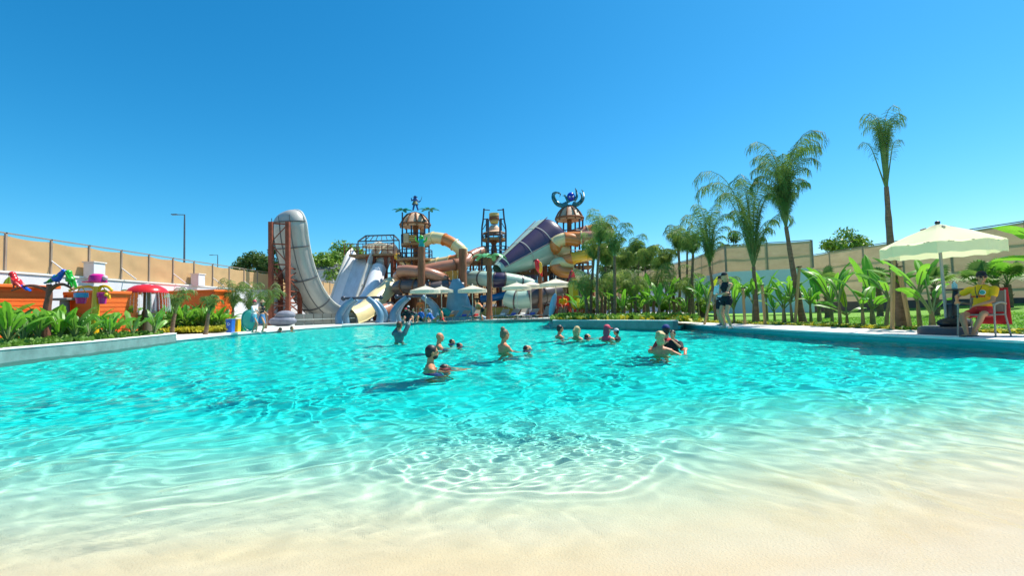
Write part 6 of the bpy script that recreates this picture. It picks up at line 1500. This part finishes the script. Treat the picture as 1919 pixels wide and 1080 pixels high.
MB().tube(crom([T_((.05,.09,1.06)),T_((.03,.145,.95)),T_((0,.16,.84)),T_((-.03,.145,.95)),T_((-.06,.09,1.06))],6),.006,5).build('lanyard',mBlk,lg)
MB().box(T_((0,.17,.83)),(.03,.02,.045),m3,bev=.006).build('whistle',mBlk,lg)
for k,sg in (('R',1),('L',-1)):
    pass
# ---- swimmers
def swim(label,px,py,face,shz=.0,s=1.0,hands=None,**k):
    """shoulders at height shz above the water"""
    b=onz(px,py,0); fz=floor_z(b.x,b.y)-.0; torso=.5; hip=(shz+.05)-fz/1.0; hip=(shz-fz)/s+.05-torso*1.0
    hip=max(.22,hip); f={'R':(.11,.05 if hip>.8 else .12,.08),'L':(-.11,-.05 if hip>.8 else .0,.08)}
    hp_dx=k.pop('feet',None)
    return person(label,(b.x,b.y,fz),R(face),hip=hip,s=s,hands={a:(v[0],v[1],hip+torso+v[2]) for a,v in (hands or {'R':(.18,.42,-.30),'L':(-.18,.42,-.30)}).items()},feet=f,vox=k.pop('vox',.015),group='bathers in the pool',**k)
swim('dark-haired bearded man nearest the camera, in water to his shoulders',806,690,-72,-.02,hair='short',hairm=mHairD,skin=mSkinD,beard=True,bottom=cNavy,vox=.012)
swim('child with dark wet hair held low in front of the bearded man',832,686,-60,-.26,.75,hair='short',hairm=mHairD,skin=mSkinD,top=M('cloth_red_black',(.05,.01,.01),.7,c2=(.55,.03,.04),vs=14),head=(0,R(35)))
swim('bald man in the water left of two small floating heads',822,652,-65,-.01,hair='bald',skin=mSkinR,bottom=cNavy)
swim('dark-haired child floating, first head right of the bald man',846,644,-100,-.16,.72,hair='short',skin=mSkinD,head=(0,R(30)),top=cNavy)
swim('dark-haired child floating, second head right of the bald man',860,648,-80,-.20,.70,hair='short',skin=mSkinD,head=(0,R(30)),top=cNavy)
swim('woman with hair in a high bun, bare back and shoulders above the water',944,660,-62,.10,hair='short',hairm=M('hair_ash_brown',(.20,.12,.06),.6,var=.4,vs=30),skin=mSkinR,bun=True,female=True,bottom=cOlive,sleeve=-.1,vox=.013,head=(0,R(-4)))
swim('dark-haired child lying back in the water before the woman with the bun',987,655,-95,-.21,.78,hair='short',skin=mSkin,head=(0,R(55)),top=cNavy)
swim('swimmer in a grey top lifting a baby up at the far pool edge',748,641,-25,.24,1.0,hands={'R':(.20,.30,.36),'L':(-.02,.32,.40)},hair='short',hairm=mHairB,skin=mSkinR,top=cWet,sleeve=.95)
swim('dark-haired man in the water furthest left of the right-hand group',1048,633,-70,.0,hair='short',skin=mSkinR,bottom=cNavy)
swim('blond woman in the water with her hair tied, right of the dark-haired man',1081,635,-55,-.02,hair='long',hairm=mHairY,skin=mSkin,pony=True,female=True,top=cOlive,sleeve=-.1)
swim('dark-haired child held out by the blond woman with tied hair',1100,633,-80,-.20,.8,hair='short',skin=mSkin,head=(0,R(50)),top=cNavy)
swim('woman with a pink-red cap and dark pink top in the water',1137,638,-35,.02,hair='long',hairm=M('hair_pink_brown',(.30,.05,.08),.6),skin=mSkin,cap=cPink,capb=True,female=True,top=cPink,sleeve=-.1,head=(R(-30),0))
swim('child in a white cap and black top beside the woman with the pink-red cap',1157,637,60,.02,.72,hair='short',skin=mSkin,cap=cWhite,capb=True,top=cBlack,sleeve=.9,hands={'R':(.2,.2,-.1),'L':(-.15,.25,.0)})
swim('woman with fluffy blond hair seen from behind, shoulders out of the water',1238,662,-20,.03,1.0,hair='fluffy',hairm=mHairY,skin=mSkinR,female=True,bottom=cOlive,vox=.011,hands={'R':(.44,.22,-.06),'L':(.26,.44,-.10)},elb_pole={'R':(.6,-.6,-.6),'L':(-.3,.2,-1)},head=(R(10),0))
swim('person in a navy cap in the water just behind the fluffy blond woman',1250,652,10,.10,.98,hair='short',skin=mSkin,cap=cNavy,capb=False,top=cRed,head=(R(-30),0))
swim('child in a black vest held up by the fluffy blond woman',1262,655,150,.12,.70,hair='short',hairm=mHairD,skin=mSkin,top=cBlack,sleeve=.9,hands={'R':(.2,.2,-.05),'L':(-.1,.25,.0)})
swim('dark-haired swimmer holding the left pool edge',526,622.5,120,-.10,.9,hair='short',skin=mSkinD,top=cNavy)
swim('swimmer on the left pool edge wearing orange and black',546,621,-80,-.08,.9,hair='short',hairm=mHairB,skin=mSkin,top=cOr)
# baby lifted up
b=onz(748,641,0); c=b+Vector((.24,.25,.66+.0))
person('baby in a black suit and white cap lifted above the water',(c.x,c.y,c.z-.20),R(20),hip=.42,s=.50,hands={'R':(.3,.2,.8),'L':(-.3,.2,.8)},feet={'R':(.12,.25,.1),'L':(-.12,.25,.1)},skin=mSkinL,hair='short',cap=cWhite,capb=False,top=cBlack,bottom=(cBlack,.6),vox=.02)
# ---- women with towels on the left deck
fs_=1.45/1.72
b=onz(476,624,.14); person('woman with pink head wrap and blue towel skirt, left of the pair by the bins',b,R(-85),hip=.92,s=fs_,female=True,hands={'R':(.12,.30,1.22),'L':(-.12,.32,1.18)},feet={'R':(.10,.16,.08),'L':(-.10,-.12,.08)},skin=mSkinL,hair='short',hairm=mHairB,cap=cPink,capb=False,top=cWhite,skirt=(cTeal,.42),vox=.018,sleeve=.5,shoes=mSole)
b=onz(491,623,.14); person('woman in black top and sun hat, right of the pair by the bins',b,R(-95),hip=.92,s=fs_,female=True,hands={'R':(.36,.02,1.02),'L':(-.30,.10,1.0)},feet={'R':(.10,.12,.08),'L':(-.10,-.05,.08)},skin=mSkin,hair='long',hairm=mHairB,cap=M('hat_straw',(.45,.30,.18),.9),capb='wide',top=cBlack,skirt=(cDenim,.52),vox=.018,sleeve=-.1,shoes=mSole)
# teal swim ring / net held beside them
c=onz(466,623,.14); o=thing('beach_float','translucent teal swim float held beside the green bin','swim float',c)
MB().sphere(c+Vector((0,.1,.55)),(.38,.14,.52),16,10,Matrix.Rotation(R(-25),3,'Y')).build('body',M('float_teal',(.15,.55,.50),.3,trans=.5),o); MB().tube([c+Vector((.35*math.cos(a*.45)*.95,.0,.55+.5*math.sin(a*.45))) for a in range(14)],.03,6,closed=True).build('rim',mTeal,o)
# ---- people on the far deck
def dk(label,px,Y,face,**k):
    b=col(px,Y,.14); return person(label,b,R(face),vox=.022,group='people resting at the far pool edge',**k)
dk('man in orange and grey bending over a lounger left of the plastic palm post',905,33.2,75,hip=.88,lean=R(42),hands={'R':(.15,.62,.72),'L':(-.15,.6,.75)},skin=mSkinR,hair='short',top=M('cloth_orange_skin',(.70,.28,.12),.8),bottom=(cBlack,.5),s=1.0)
dk('person in an orange-red top standing under the second arch',788,33.4,190,hip=.92,skin=mSkin,hair='long',hairm=mHairB,top=M('cloth_coral',(.75,.14,.03),.8),skirt=(M('cloth_coral',(.75,.14,.03)),.5),female=True)
sit={'R':(.12,.50,.08),'L':(-.12,.46,.08)}
dk('bather in a pink cap sitting at the far edge, leftmost',764,31.7,150,hip=.20,lean=R(12),feet=sit,skin=mSkinL,hair='short',cap=cPink,capb=False,top=cBlack,hands={'R':(.3,.3,.4),'L':(-.3,.3,.4)})
dk('bather in grey sitting cross-legged beside the pink-capped one',776,31.9,170,hip=.20,lean=R(8),feet=sit,skin=mSkin,hair='short',top=cGrey,bottom=cNavy)
dk('bather in a blue top sitting at the far edge under the arch',790,32.0,140,hip=.20,lean=R(5),feet=sit,skin=mSkinD,hair='short',top=M('cloth_blue',(.03,.14,.45),.8),bottom=cBlack)
dk('bather in a blue swimsuit reclining with legs stretched at the far edge',812,31.9,-100,hip=.20,lean=R(-35),feet={'R':(.10,.80,.08),'L':(-.10,.78,.08)},skin=mSkinR,hair='short',hairm=mHairB,top=M('cloth_blue',(.03,.14,.45)),hands={'R':(.25,-.35,.1),'L':(-.25,-.35,.1)},female=True)
dk('sunburnt bather sitting upright at the right end of the edge group',829,31.8,100,hip=.20,lean=R(5),feet=sit,skin=mSkinR,hair='short',bottom=cRed)
dk('bather in a white shirt sitting on a lounger behind the edge group',802,33.6,180,hip=.45,feet=sit,skin=mSkin,hair='long',hairm=mHairD,top=cWhite,bottom=cDenim,female=True)
# lifeguard on the far chair
person('far lifeguard in yellow and red sitting on the raised red chair',(lx.x,lx.y-.05,zs-.55),R(175),hip=.58,hands={'R':(.15,.3,.7),'L':(-.15,.3,.7)},feet={'R':(.12,.5,.12),'L':(-.12,.5,.12)},skin=mSkinD,hair='short',top=cYel,bottom=(cRed,.6),vox=.022)
c=col(1058,31.2,.13)
# pool water lets the sun draw its pattern on everything that stands in it
for o in list(bpy.data.objects):
    if o.type=='MESH' and o is not water and o.parent is not None and o.parent.get('group')=='bathers in the pool': o.cycles.is_caustics_receiver=True
